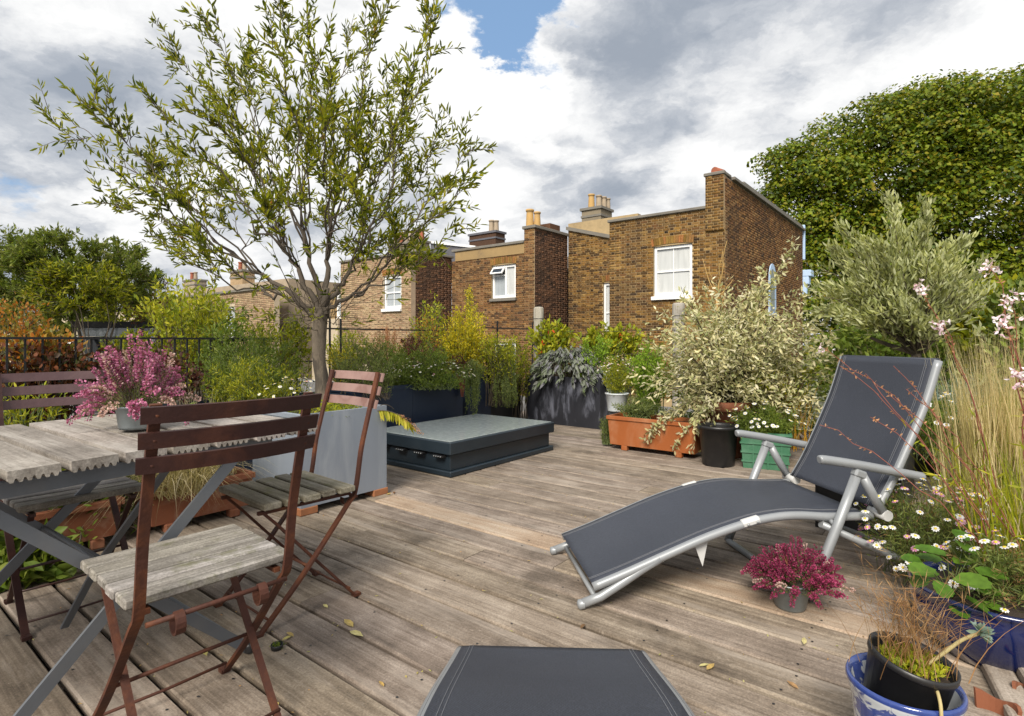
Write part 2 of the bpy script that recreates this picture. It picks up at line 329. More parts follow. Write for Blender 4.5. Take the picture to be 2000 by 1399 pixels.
def m_delft():
    m, t = newmat('blue and white china'); tc = t.n('ShaderNodeTexCoord').outputs['Object']
    n1 = t.noise(tc, 17, 5, .62, 1.2); n2 = t.noise(tc, 55, 3); n3 = t.noise(t.vmath('ADD', tc, (4, 2, 1)), 5.0, 2)
    msk = t.math('MULTIPLY', t.smooth(n1, .50, .56), t.smooth(n3, .44, .52))
    z = t.n('ShaderNodeSeparateXYZ', Vector=tc).outputs[2]
    band = t.smooth(z, .2555, .2575)
    col = t.mix(msk, (.50, .53, .56), t.mix(n2, (.010, .02, .14), (.06, .10, .32)))
    col = t.mix(band, col, t.mix(n2, (.010, .022, .13), (.04, .075, .27)))
    finish(t, col, .15, 0, None, spec=.6, coat=.5); return m
M['delft'] = m_delft()
# leaves
M['l_olive'] = leafm('olive leaf', [(.028, .040, .005), (.085, .110, .008), (.18, .205, .012), (.27, .265, .014), (.13, .155, .012), (.34, .30, .020)], trans=.45, gain=1.25)
M['l_oliveg'] = leafm('grey olive leaf', [(.22, .24, .10), (.32, .34, .18), (.42, .43, .26), (.28, .30, .09), (.44, .44, .22), (.20, .23, .08)])
M['l_plane'] = leafm('plane leaf', [(.022, .042, .004), (.055, .092, .006), (.11, .148, .008), (.17, .180, .010), (.075, .115, .007), (.20, .155, .012)], .3, gain=1.35)
M['l_green'] = leafm('mid green leaf', [(.05, .085, .012), (.10, .145, .02), (.16, .205, .03), (.08, .125, .018), (.21, .235, .045)])
M['l_green2'] = leafm('evergreen leaf', [(.05, .075, .012), (.085, .115, .018), (.13, .155, .025), (.07, .09, .016), (.17, .175, .04)], gain=1.5)
M['l_bright'] = leafm('bright green leaf', [(.10, .18, .015), (.16, .26, .02), (.22, .32, .03), (.13, .2, .02)])
M['l_rosem'] = leafm('rosemary leaf', [(.06, .085, .022), (.11, .14, .035), (.16, .20, .05), (.22, .24, .07)])
M['l_yellow'] = leafm('yellow flower', [(.36, .29, .012), (.48, .39, .015), (.27, .27, .02), (.56, .44, .02), (.17, .20, .02)])
M['l_lime'] = leafm('lime leaf', [(.15, .19, .014), (.26, .28, .016), (.36, .33, .022), (.11, .16, .016)])
M['l_varieg'] = leafm('variegated leaf', [(.44, .40, .20), (.53, .48, .28), (.30, .32, .13), (.62, .57, .42), (.19, .22, .08), (.50, .44, .29)], .3)
M['l_copper'] = leafm('copper leaf', [(.045, .018, .014), (.10, .035, .02), (.17, .06, .025), (.06, .03, .02), (.05, .06, .02)])
M['l_orange'] = leafm('orange leaf', [(.30, .10, .02), (.42, .15, .025), (.20, .15, .03), (.14, .15, .03), (.35, .2, .03)])
M['l_sage'] = leafm('sage leaf', [(.12, .145, .09), (.17, .185, .145), (.16, .15, .185), (.10, .135, .055), (.23, .235, .21)], .2, .8)
M['l_darkred'] = leafm('dark red leaf', [(.035, .012, .012), (.07, .022, .02), (.11, .05, .03), (.05, .04, .02)])
M['l_plume'] = leafm('brown plume', [(.35, .16, .08), (.45, .24, .13), (.28, .15, .08)])
M['l_straw'] = leafm('straw blade', [(.42, .33, .17), (.54, .44, .25), (.60, .51, .31), (.36, .30, .13), (.26, .26, .08)])
M['l_blond'] = leafm('blond sedge blade', [(.38, .32, .19), (.50, .43, .28), (.28, .24, .12), (.20, .18, .09)])
M['l_fescue'] = leafm('blue fescue blade', [(.16, .24, .21), (.23, .31, .28), (.30, .36, .30), (.14, .2, .13)])
M['l_brown'] = leafm('dry brown stem', [(.20, .10, .045), (.30, .16, .07), (.38, .24, .12), (.14, .08, .04)])
M['l_amber'] = leafm('amber stem', [(.48, .24, .02), (.55, .30, .03), (.35, .2, .03)])
M['l_white'] = leafm('white petal', [(.70, .69, .66), (.78, .77, .75), (.74, .66, .68)], .2)
M['l_pink'] = leafm('pink petal', [(.55, .20, .34), (.70, .38, .50), (.45, .12, .28), (.75, .62, .66)], .25)
M['l_gaura'] = leafm('gaura petal', [(.78, .70, .72), (.80, .55, .62), (.74, .42, .50)], .25)
M['l_heather'] = leafm('heather floret', [(.22, .045, .11), (.38, .11, .21), (.47, .18, .30), (.31, .08, .17), (.52, .28, .37)], .2)
M['l_heather2'] = leafm('magenta heather floret', [(.14, .012, .04), (.21, .025, .07), (.30, .055, .12), (.17, .018, .055)], .2)
M['l_dusty'] = leafm('faded floret', [(.45, .30, .27), (.5, .36, .33), (.38, .22, .2)], .25)
M['l_redfl'] = leafm('red trumpet flower', [(.55, .06, .02), (.62, .11, .03), (.4, .03, .03)], .25)
M['l_straw_b'] = leafm('strawberry leaf', [(.035, .080, .008), (.05, .105, .010), (.07, .13, .012)], .12, .45)
M['l_yleaf'] = leafm('yellow leaf', [(.40, .36, .02), (.33, .34, .03), (.44, .38, .05), (.22, .27, .03)], .35)
M['l_fall'] = leafm('fallen leaf', [(.36, .33, .11), (.42, .22, .08), (.28, .28, .08), (.48, .42, .2)], .2)
M['eye'] = leafm('yellow daisy eye', [(.55, .38, .03), (.6, .45, .05)], 0)
# ------------------------------------------------------------------ foliage helpers
def unit(a): return a/(np.linalg.norm(a, axis=-1, keepdims=True)+1e-9)
def rnds(n): return unit(NR.normal(size=(n, 3)))
def leaf_frame(D, Nn=None):
    D = unit(D); Nn = rnds(len(D)) if Nn is None else Nn
    S = unit(np.cross(Nn, D)); return D, S, np.cross(D, S)
LEAFME = {}
def leafobj_mesh(shape):
    if shape not in LEAFME:
        V = [(0, 0, 0), (.28, .42, .12), (.62, .44, .10), (1, 0, -.12), (.62, -.44, .10), (.28, -.42, .12), (.45, 0, 0)]
        me = bpy.data.meshes.new('leaf'); me.from_pydata(V, [], [(0, 6, 1), (1, 6, 2), (2, 6, 3), (3, 6, 4), (4, 6, 5), (5, 6, 0)]); me.update()
        LEAFME[shape] = me
    return LEAFME[shape]
def leaves(name, P, D, L, Wd, m, parent, Nn=None, fold=.22, nobj=0, six=False, rnd=None):
    """leaf blades: one joined mesh; the nobj that show largest become objects of their own."""
    P = np.asarray(P, float); n = len(P)
    D, S, N = leaf_frame(np.asarray(D, float), Nn)
    L = np.broadcast_to(np.asarray(L, float), (n,)); Wd = np.broadcast_to(np.asarray(Wd, float), (n,))
    rnd = NR.random(n) if rnd is None else rnd
    org = np.array(parent.location if parent else (0, 0, 0))
    Pl = P-org; sel = np.zeros(n, bool)
    if nobj:
        size = L/np.maximum(np.linalg.norm(P-np.array([0, 0, CAMH]), axis=1), .3); sel[np.argsort(-size)[:nobj]] = True
    a = ~sel; p, d, s_, nn, l, w_ = Pl[a], D[a], S[a], N[a], L[a][:, None], Wd[a][:, None]/2
    k = len(p)
    if six:
        V = np.stack([p, p+d*l*.3+s_*w_*.9+nn*w_*fold, p+d*l*.66+s_*w_*.85+nn*w_*fold, p+d*l-nn*l*.1, p+d*l*.66-s_*w_*.85+nn*w_*fold, p+d*l*.3-s_*w_*.9+nn*w_*fold], 1).reshape(-1, 3)
        i = np.arange(k)[:, None]*6
        Fc = np.concatenate([i+[0, 1, 2, 3], i+[0, 3, 4, 5]], 1).reshape(-1, 4); me = npmesh(name, V, Fc, 4, np.repeat(rnd[a], 2))
    else:
        V = np.stack([p, p+d*l*.45+s_*w_+nn*w_*fold, p+d*l, p+d*l*.45-s_*w_+nn*w_*fold], 1).reshape(-1, 3)
        i = np.arange(k)[:, None]*4
        Fc = np.concatenate([i+[0, 1, 2], i+[0, 2, 3]], 1).reshape(-1, 3); me = npmesh(name, V, Fc, 3, np.repeat(rnd[a], 2))
    o = link(name, me, m, parent, 'stuff')
    if nobj:
        lm = leafobj_mesh(m.name)
        if not lm.materials: lm.materials.append(m)
        for j in np.where(sel)[0]:
            q = bpy.data.objects.new('leaf', lm); COL.objects.link(q); q.parent = o
            mt = Matrix.Identity(4)
            for c_, (ax, sc) in enumerate(((D[j], L[j]), (S[j], Wd[j]), (N[j], Wd[j]))):
                for r_ in range(3): mt[r_][c_] = ax[r_]*sc
            for r_ in range(3): mt[r_][3] = Pl[j][r_]
            q.matrix_local = mt
    return o
def stems(name, paths, r0, r1, m, parent, n=3, kind='stuff'):
    org = np.array(parent.location); b = MB()
    for i, p in enumerate(paths):
        a0 = r0[i] if hasattr(r0, '__len__') else r0
        b.tube(np.asarray(p)-org, np.linspace(a0, r1, len(p)), n, False)
    return b.build(name, m, parent, kind)
def bez(p0, p1, lift, n=7, wob=.0):
    p0 = np.asarray(p0, float); p1 = np.asarray(p1, float); t = np.linspace(0, 1, n)[:, None]
    c = (p0+p1)/2+np.asarray(lift, float)
    p = (1-t)**2*p0+2*t*(1-t)*c+t*t*p1
    if wob: p[1:-1] += NR.normal(size=(n-2, 3))*wob
    return p
def sample(path, t):
    t = np.clip(t, 0, 1)*(len(path)-1); i = np.minimum(t.astype(int), len(path)-2); f = (t-i)[:, None]
    return path[i]*(1-f)+path[i+1]*f, unit(path[i+1]-path[i])
def bush(name, label, cat, base, C, Rr, nst, nlf, L, Wd, m, stem_m='twig', outer=.3, side=.06, up=.3, droop=0.0, nobj=0, six=False,
         lift=.25, shell=(.6, 1.05), sr=.006, full=False, group=None, root=None, spread=.05, flowers=None, lower=-.6):
    base = np.asarray(base, float); C = np.asarray(C, float); Rr = np.asarray(Rr, float)
    t = root or thing(name, label, cat, base, 0, group)
    ds = rnds(nst*3); ds = ds[ds[:, 2] > lower][:nst]; paths = []; P = []; D = []; tips = []
    for d in ds:
        tip = C+Rr*d*NR.uniform(*shell)
        b0 = base+np.array([*(NR.uniform(-1, 1, 2)*min(spread*1.6, .8)*np.array([Rr[0], Rr[1]])), 0])
        p = bez(b0, tip, np.array([0, 0, lift*np.linalg.norm(tip-b0)])*NR.uniform(.5, 1.3), 8, .01*np.linalg.norm(tip-b0)); paths.append(p); tips.append(tip)
        tt = 1-(1-outer)*NR.random(nlf)**1.35
        q, tg = sample(p, tt); off = rnds(nlf)*NR.random((nlf, 1))*side
        P.append(q+off); D.append(unit(tg*.6+rnds(nlf)*.9+off/max(side, 1e-3)*.5+np.array([0, 0, up-droop])))
    stems('stem', paths, sr, sr*.3, M[stem_m], t)
    P = np.concatenate(P); D = np.concatenate(D); n = len(P)
    leaves('foliage', P, D, NR.uniform(.7, 1.25, n)*L, NR.uniform(.75, 1.2, n)*Wd, M[m], t, nobj=nobj, six=six)
    if flowers:
        k, mm, fl, fw = flowers; idx = NR.choice(n, k); c = P[idx]
        q = np.repeat(c, 4, 0)+NR.normal(size=(k*4, 3))*fl*.5
        leaves('flower', q, rnds(k*4)+np.array([0, 0, .3]), fl, fw, M[mm], t)
    return t
def pxbush(name, label, cat, x0, x1, y0, y1, Y, ry, basez, *a, bx=None, **k):
    p0 = at(x0, y1, Y); p1 = at(x1, y0, Y); C = (p0+p1)/2; Rr = np.array([(p1-p0)[0]/2, ry, (p1-p0)[2]/2])
    base = np.array([C[0] if bx is None else (bx-1000)/F*Y, Y, basez])
    return bush(name, label, cat, base, C, Rr, *a, **k)
def daisies(parent, C, Rr, n, size=.011, pink=.15, stem_len=.07, base=None, upper=True, name='daisy'):
    ds = rnds(n*3); ds = ds[ds[:, 2] > (-.1 if upper else -.8)][:n]; n = len(ds)
    C = np.asarray(C); P = C+np.asarray(Rr)*ds*NR.uniform(.8, 1.12, (n, 1))
    Nn = unit(ds*.5+np.array([-.05, -.12, .85])+rnds(n)*.4)
    org = np.array(parent.location)
    k = 9; V = []; Fc = []; rn = []
    for i in range(n):
        a = unit(np.cross(Nn[i], [0.3, .9, .2])); b = np.cross(Nn[i], a); s = size*NR.uniform(.75, 1.25)
        for j in range(k):
            o = len(V); an = 2*math.pi*j/k; an2 = an+math.pi/k*.85; an0 = an-math.pi/k*.85
            V += [P[i]-org, P[i]-org+(a*math.cos(an0)+b*math.sin(an0))*s*.8, P[i]-org+(a*math.cos(an)+b*math.sin(an))*s-Nn[i]*s*.12, P[i]-org+(a*math.cos(an2)+b*math.sin(an2))*s*.8]
            Fc.append((o, o+1, o+2, o+3)); rn.append(NR.random())
    pk = NR.random(n) < pink; fm = np.repeat(pk, k); rn = np.array(rn); Fc = np.array(Fc)
    for msk, mm, nm in ((~fm, 'l_white', 'petal'), (fm, 'l_pink', 'pink_petal')):
        if msk.any(): link(nm, npmesh(nm, V, Fc[msk], 4, rn[msk]), M[mm], parent, 'stuff')
    eb = MB()
    for i in range(n):
        rot = Vector(Nn[i]).to_track_quat('Z', 'Y').to_matrix(); eb.lathe([(size*.36, 0), (size*.3, size*.16), (.0003, size*.22)], tuple(P[i]-org+Nn[i]*.0006), 6, rot)
    eb.build('flower_eye', M['eye'], parent, 'stuff')
    stems('flower_stem', [bez(P[i]-Nn[i]*.0005, P[i]-unit(ds[i]*.8+np.array([0, 0, .5]))*stem_len, (0, 0, .005), 4) for i in range(n)], .0012, .0012, M['stemgreen'], parent)
def blades(name, base, n, h, wd, m, parent, spread=.5, droop=.4, brad=.04, az=None, lean=(0, 0), seg=6, hv=.3, sharp=2.0):
    base = np.asarray(base, float)-np.array(parent.location); t = np.linspace(0, 1, seg)
    th = NR.uniform(0, 2*math.pi, n) if az is None else NR.uniform(az[0], az[1], n)
    H = h*NR.uniform(1-hv, 1+hv*.6, n); sp = NR.random(n)**.7*spread
    hx = np.stack([np.cos(th), np.sin(th)], 1)*sp[:, None]+np.array(lean)
    b = base+np.concatenate([NR.normal(size=(n, 2))*brad, np.zeros((n, 1))], 1)
    horiz = (t[None, :]*.35+t[None, :]**sharp*.65)[:, :, None]*(hx*H[:, None])[:, None, :]
    dr = droop*NR.uniform(.4, 1.4, n)
    zz = H[:, None]*(t[None, :]-(dr*np.linalg.norm(hx, axis=1))[:, None]*t[None, :]**2.2)
    P = b[:, None, :]+np.concatenate([horiz, zz[:, :, None]], 2)
    sd = NR.uniform(0, 2*math.pi, n); side = np.stack([np.cos(sd), np.sin(sd), np.zeros(n)], 1)
    wv = wd*NR.uniform(.6, 1.2, n)[:, None]*(1-t[None, :]**1.5*.92)/2
    A = P+side[:, None, :]*wv[:, :, None]; B = P-side[:, None, :]*wv[:, :, None]
    V = np.stack([A, B], 2).reshape(-1, 3); i = np.arange(n)[:, None]*seg*2+np.arange(seg-1)[None, :]*2
    Fc = np.stack([i, i+1, i+3, i+2], 2).reshape(-1, 4)
    link(name, npmesh(name, V, Fc, 4, np.repeat(NR.random(n), seg-1)), M[m], parent, 'stuff')
    return P+np.array(parent.location)
# ------------------------------------------------------------------ the deck frame: x along the boards to the right, y across them and away
TH = rad(-38.2); CX, SX = math.cos(TH), math.sin(TH)
def df(x, y, z=0.0): return np.array([CX*x-SX*y, SX*x+CX*y, z])
def todf(p): return np.array([CX*p[0]+SX*p[1], -SX*p[0]+CX*p[1], p[2]])
# ================================================================== SETTING
g = boxp('ground', M['ground'], None, -400, 400, -60, 700, -6.5, -6.0); tag(g, kind='structure')
rf = boxp('flat_roof', M['roofing'], None, -18, 6.5, -12, 9.5, -6.0, -.12); rf.rotation_euler = (0, 0, TH); tag(rf, kind='structure')
def deck():
    t = bpy.data.objects.new('deck', None); COL.objects.link(t); t.rotation_euler = (0, 0, TH); tag(t, kind='structure')
    pitch, wid, th = .183, .1675, .028
    def board(x0, x1, y, m):
        h = wid/2; b = .0055; L = x1-x0
        prof = [(-h, -th), (-h, -b*1.3), (-h+b, 0), (h-b, 0), (h, -b*1.3), (h, -th)]
        V = [(sx*L/2, p[0], p[1]) for sx in (-1, 1) for p in prof]
        Fc = [(i, (i+1) % 6, 6+(i+1) % 6, 6+i)[::-1] for i in range(6)]+[tuple(range(6)), tuple(range(6, 12))[::-1]]
        o = MB().add(V, Fc).build('board', m, t)
        o.location = ((x0+x1)/2, y, R.uniform(-.0018, .0012)); o.rotation_euler = (R.uniform(-.006, .006), R.uniform(-.0004, .0004), R.uniform(-.0006, .0006))
    y = 1.604+pitch/2-pitch*22; i = 0
    screws = MB()
    while y < 6.75:
        xs = [-5.05, 1.3]
        new = abs(y-(1.604+pitch*4.5)) < .05
        cut = R.uniform(-3.6, .4)
        if R.random() < .62: xs.insert(1, cut)
        if new: xs = [-5.05, -2.99, 1.3]
        for a, b in zip(xs[:-1], xs[1:]): board(a+.0015, b-.0015, y+R.uniform(-.002, .002), M['deck_new'] if new and b > 0 else M['deck'])
        for k in range(14):
            for s in (-1, 1):
                if R.random() < .8: screws.lathe([(.0045, 0), (.0001, .0002)], (-4.9+k*.45+R.uniform(-.012, .012), y+s*.052+R.uniform(-.006, .006), .0022), 6)
        y += pitch; i += 1
    screws.build('screw_head', M['blackplastic'], t, 'stuff')
    for k in range(12): boxp('joist', M['edge'], t, -4.92+k*.45, -4.87+k*.45, -2.4, 6.7, -.118, -.031)
deck()
# ================================================================== HOUSES
def wallmesh(b, axis, fix, s0, s1, z0, z1, op, th=.22, out=1):
    ss = sorted({s0, s1, *[q for o in op for q in o[:2]]}); zs = sorted({z0, z1, *[q for o in op for q in o[2:4]]})
    for a, c in zip(ss[:-1], ss[1:]):
        for d, e in zip(zs[:-1], zs[1:]):
            ms, mz = (a+c)/2, (d+e)/2
            if any(o[0] < ms < o[1] and o[2] < mz < o[3] for o in op): continue
            if axis == 'x': b.box((ms, fix+th/2, mz), (c-a, th, e-d))
            else: b.box((fix-th/2, ms, mz), (th, c-a, e-d))
BRICKME = {}
def brickwall(parent, axis, fix, s0, s1, z0, z1, op, m, mm, bz0=0.0, top=None, nobj=0, vis=None):
    """mortar slab with openings, Flemish-bond bricks proud of it. axis x: faces -y; axis y: faces +x"""
    b = MB(); wallmesh(b, axis, fix, s0, s1, z0, z1, op); wl = b.build('wall', mm, parent)
    B = []; ch = .0745; row = 0; z = bz0
    while z < z1-.03:
        s = s0-(row % 2)*.165+.004; k = 0
        while s < s1:
            ln = .215 if (k % 2 == 0) else .1025
            a, c = max(s, s0+.003), min(s+ln, s1-.003); segs = [(a, c)]
            for o in op:
                if o[2]-.07 < z+.03 < o[3]+(o[4] if len(o) > 4 else 0):
                    segs = [q for (p_, r_) in segs for q in ((p_, min(r_, o[0])), (max(p_, o[1]), r_)) if q[1]-q[0] > .02]
            for (p_, r_) in segs:
                if r_-p_ > .03 and (top is None or z+.07 < top((p_+r_)/2)): B.append(((p_+r_)/2, z+.0325, r_-p_, abs(r_-p_-.215) < .001))
            s += ln+.0105; k += 1
        z += ch; row += 1
    B = np.array(B, float)
    full = np.where(B[:, 3] > .5)[0]; sel = np.zeros(len(B), bool)
    if nobj:
        v = full if vis is None else full[[vis(B[i][0], B[i][1]) for i in full]]
        sel[v[np.argsort(B[v][:, 0]*(-1 if axis == 'x' else 1)+np.abs(B[v][:, 1]-3)*.3)[:nobj]]] = True
    pr = .008
    def corners(c, zc, ln, e):
        h, hz = ln/2, .0325
        base = [(-h, -hz), (h, -hz), (h, hz), (-h, hz)]
        if axis == 'x': return [(c+p, fix-.001, zc+q) for p, q in base]+[(c+p*.985, fix-pr-e, zc+q*.94) for p, q in base]
        return [(fix+.001, c+p, zc+q) for p, q in base]+[(fix+pr+e, c+p*.985, zc+q*.94) for p, q in base]
    V = []; Fc = []; rn = []
    quad = [(4, 5, 6, 7), (0, 1, 5, 4), (1, 2, 6, 5), (2, 3, 7, 6), (3, 0, 4, 7)]
    for i in np.where(~sel)[0]:
        o = len(V); V += corners(B[i][0], B[i][1], B[i][2], NR.uniform(-.003, .004)); Fc += [tuple(q+o for q in f) for f in quad]; rn += [NR.random()]*5
    link('brickwork', npmesh('brickwork', V, Fc, 4, rn), m, wl, 'stuff')
    if nobj:
        key = (axis, m.name)
        if key not in BRICKME:
            f0, fix2 = fix, fix; VV = np.array(corners(0, 0, .215, 0)); VV[:, 1 if axis == 'x' else 0] -= fix
            me = bpy.data.meshes.new('brick'); me.from_pydata([tuple(p) for p in VV], [], quad); me.materials.append(m); BRICKME[key] = me
        for i in np.where(sel)[0]:
            q = bpy.data.objects.new('brick', BRICKME[key]); COL.objects.link(q); q.parent = wl
            e = R.uniform(-.003, .003)
            q.location = (B[i][0], fix-e, B[i][1]) if axis == 'x' else (fix+e, B[i][0], B[i][1])
    return wl
def window(parent, x0, x1, z0, z1, y, kind='sash', pane='pane', depth=.10):
    """set in a wall facing -y whose face is at y"""
    f = .075; yy = y+depth; cx = (x0+x1)/2; zm = (z0+z1)/2
    b = MB()
    b.box((x0+f/2, yy, zm), (f, .09, z1-z0)).box((x1-f/2, yy, zm), (f, .09, z1-z0)).box((cx, yy-.002, z1-f/2), (x1-x0-2*f, .09, f)).box((cx, yy-.002, z0+f*.7), (x1-x0-2*f, .09, f*1.4))
    w_ = b.build('window', M['paint'], parent)
    if kind == 'sash':
        b = MB(); b.box((cx, yy+.005, zm), (x1-x0-2*f, .06, .045)); b.build('meeting_rail', M['paint'], w_)
        for (a, c) in ((z0+f*1.4, zm-.0225), (zm+.0225, z1-f)):
            MB().box((cx, yy+.008, (a+c)/2), (.022, .04, c-a)).build('glazing_bar', M['paint'], w_)
            for (p, q) in ((x0+f, cx-.011), (cx+.011, x1-f)): boxp('pane', M[pane], w_, p, q, yy+.012, yy+.018, a, c)
    else:
        xm = x0+(x1-x0)*.56; MB().box((xm, yy+.001, zm), (.07, .08, z1-z0-2*f)).build('mullion', M['paint'], w_)
        zt = z0+(z1-z0)*.70
        MB().box(((x0+xm)/2+.01, yy+.002, zt), (xm-x0-f-.03, .075, .05)).build('transom', M['paint'], w_)
        boxp('pane', M['panegrey'], w_, x0+f, xm-.035, yy+.012, yy+.018, z0+f*1.4, zt-.025); boxp('pane', M['pane'], w_, xm+.035, x1-f, yy+.012, yy+.018, z0+f*1.4, z1-f)
        boxp('pane', M['panedark'], w_, x0+f, xm-.035, yy+.012, yy+.018, zt+.025, z1-f)
        rot = Matrix.Rotation(rad(-38), 3, 'X'); hh = z1-f-zt; c0 = Vector(((x0+xm)/2, yy-.06, z1-f)); bb = MB()   # top light tilted open
        for dx, dz, sx, sz in ((0, -.03, xm-x0-.06, .05), (0, -hh+.01, xm-x0-.06, .05), (-(xm-x0-.06)/2+.02, -hh/2, .05, hh), ((xm-x0-.06)/2-.02, -hh/2, .05, hh)):
            bb.box(c0+rot @ Vector((dx, 0, dz)), (sx, .045, sz), rot)
        q = bb.build('open_light', M['paint'], w_); MB().box(c0+rot @ Vector((0, 0, -hh/2)), (xm-x0-.16, .008, hh-.08), rot).build('pane', M['panedark'], q)
    boxp('sill', M['paint'] if kind == 'sash' else M['stone'], w_, x0-.05, x1+.05, y-.09, y+.09, z0-.10, z0+.004, .008)
    return w_
def arch(parent, x0, x1, z, y, n, h=.21, rise=.07):
    for i in range(n):
        f = (i+.5)/n*2-1; x = (x0+x1)/2+f*(x1-x0)/2
        MB().box((x, y-.004, z+h/2-.012+rise*(1-f*f)*.6), ((x1-x0)/n*.88, .03, h), Matrix.Rotation(f*.16, 3, 'Y')).build('arch_brick', M['brickarch'], parent)
def pots(parent, lst, r=.13, h=.55):
    for (x, y, z, m, k) in lst:
        MB().lathe([(r*.92*k, 0), (r*.98*k, .1), (r*.86*k, h*k*.75), (r*.84*k, h*k*.86), (r*1.02*k, h*k*.88), (r*1.04*k, h*k*.98), (r*.9*k, h*k), (r*.72*k, h*k*.98), (r*.7*k, h*k*.7)], (x, y, z), 14).build('chimney_pot', M[m], parent)
def stack(parent, x0, x1, y0, y1, z0, z1, m, capm='stone', pl=()):
    s_ = boxp('chimney_stack', M[m], parent, x0, x1, y0, y1, z0, z1)
    boxp('stack_cap', M[capm], s_, x0-.06, x1+.06, y0-.06, y1+.06, z1+.002, z1+.10); boxp('stack_band', M[capm], s_, x0-.03, x1+.03, y0-.03, y1+.03, z1-.28, z1-.20)
    pots(s_, [(x, y, z1+.1, mm, k) for (x, y, mm, k) in pl]); return s_
def house(name, label): return thing(name, label, 'house', (0, 0, -6), TH)
Z6 = 6.0     # house empties sit on the ground six metres below the deck; their parts add it back
class HZ:     # a sub-frame that lifts parts to deck level: parts are built with z above the deck
    pass
def lifted(root):
    for o in root.children: o.location.z += Z6
# --- right-hand house
h3 = house('brick_house', 'tall yellow-brown brick house with white sash window, stepped parapet and pale blue cornice')
brickwall(h3, 'x', 15.29, -8.26, -4.815, -6, 4.62, [(-6.85, -5.70, 2.28, 3.74, .20)], M['brick'], M['mortar'], -.6, nobj=300, vis=lambda s, z: 1.3 < z < 4.5)
w_ = window(h3, -6.83, -5.72, 2.30, 3.73, 15.29); arch(h3, -6.90, -5.65, 3.76, 15.29, 17)
boxp('coping', M['stone'], h3, -8.30, -5.32, 15.22, 15.60, 4.62, 4.70, .01)
brickwall(h3, 'x', 15.23, -5.32, -4.83, 4.0, 5.48, [], M['brick'], M['mortar'], 4.0)
b = MB(); b.box((-5.08, 15.5, 5.52), (.56, .62, .09), None, .015); b.build('coping', M['stone'], h3)
MB().tube([(-5.12, 15.35, 5.64), (-5.02, 15.75, 5.64)], .10, 12).build('ridge_tile', M['potred'], h3)
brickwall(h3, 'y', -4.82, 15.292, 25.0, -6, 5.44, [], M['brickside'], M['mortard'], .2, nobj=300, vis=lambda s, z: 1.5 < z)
boxp('coping', M['stone'], h3, -5.10, -4.72, 15.85, 25.05, 5.442, 5.53, .01)
boxp('coping', M['stone'], h3, -5.14, -4.80, 17.0, 25.02, 5.534, 5.66, .01)
def archpane(y0, y1, z0, z1, x, th):
    r_ = (y1-y0)/2; pr = [(y0, z0), (y1, z0)]+[((y0+y1)/2+r_*math.cos(a), z1-r_+r_*1.25*math.sin(a)) for a in np.linspace(0, math.pi, 11)]
    n = len(pr); V = [(x, p[0], p[1]) for p in pr]+[(x+th, p[0], p[1]) for p in pr]
    return MB().add(V, [tuple(range(n, 2*n)), tuple(range(n))[::-1]]+[(i, (i+1) % n, n+(i+1) % n, n+i) for i in range(n)])
sw = archpane(19.72, 20.62, 1.92, 3.50, -4.83, .045).build('window', M['blue'], h3)
archpane(19.86, 20.40, 2.02, 3.36, -4.784, .004).build('pane', M['panegrey'], sw); boxp('sill', M['blue'], sw, -4.82, -4.70, 19.66, 20.68, 1.84, 1.915)
boxp('flat_roof', M['roofing'], h3, -8.22, -5.05, 15.52, 24.9, 4.2, 4.3)
boxp('party_wall', M['mortard'], h3, -8.26, -8.02, 15.52, 20.2, -6, 4.60)
boxp('main_block', M['roofing'], h3, -9.5, -5.06, 20.2, 24.9, -6, 5.0)
for z0, z1, d in ((4.30, 5.70, .10), (3.62, 3.88, .55), (3.30, 3.615, .38), (2.9, 3.296, .22)): boxp('cornice', M['blue'], h3, -5.6, -4.80+d*.5, 25.06, 25.10+d, z0, z1, .02)
boxp('facade', M['blue'], h3, -9.5, -4.86, 25.06, 25.16, -6, 4.298)
stack(h3, -11.6, -10.75, 19.2, 20.1, 3.0, 6.15, 'render', 'stone', [(-11.25, 19.35, 'potyellow', 1.0), (-11.0, 19.5, 'potgrey', .9), (-10.9, 19.72, 'potgrey', .85), (-10.85, 19.95, 'potgrey', .8)])
pots(h3, [(-7.6, 20.5, 5.0, 'potgrey', .9)])
lifted(h3)
# --- middle house
h2 = house('brick_house', 'middle terrace house with tan parapet band, open casement and twin buff chimney pots')
brickwall(h2, 'x', 16.8, -10.7, -8.05, -6, 5.15, [(-9.32, -8.80, .95, 2.98, .15)], M['brick'], M['mortar'], -1.0, top=lambda s: 4.95-(s+10.7)*.28, nobj=150, vis=lambda s, z: 1.3 < z and s < -8.8)
window(h2, -9.31, -8.81, .98, 2.97, 16.8); arch(h2, -9.36, -8.76, 3.0, 16.8, 8)
b = MB(); b.add([(-10.75, 16.72, 4.93), (-8.0, 16.72, 4.16), (-8.0, 17.1, 4.16), (-10.75, 17.1, 4.93), (-10.75, 16.72, 5.05), (-8.0, 16.72, 4.28), (-8.0, 17.1, 4.28), (-10.75, 17.1, 5.05)], [(0, 1, 5, 4), (1, 2, 6, 5), (2, 3, 7, 6), (3, 0, 4, 7), (4, 5, 6, 7), (3, 2, 1, 0)]); b.build('coping', M['stone'], h2)
brickwall(h2, 'x', 14.86, -14.5, -11.15, -6, 3.92, [(-12.60, -11.53, 2.46, 3.62, .14), (-12.50, -11.53, -.55, .98, .12)], M['brickside'], M['mortar'], -1.2, nobj=300, vis=lambda s, z: 1.2 < z)
window(h2, -12.58, -11.55, 2.48, 3.61, 14.86, 'casement'); arch(h2, -12.64, -11.49, 3.64, 14.86, 15)
window(h2, -12.48, -11.55, -.53, .97, 14.86, 'sash', 'panedark')
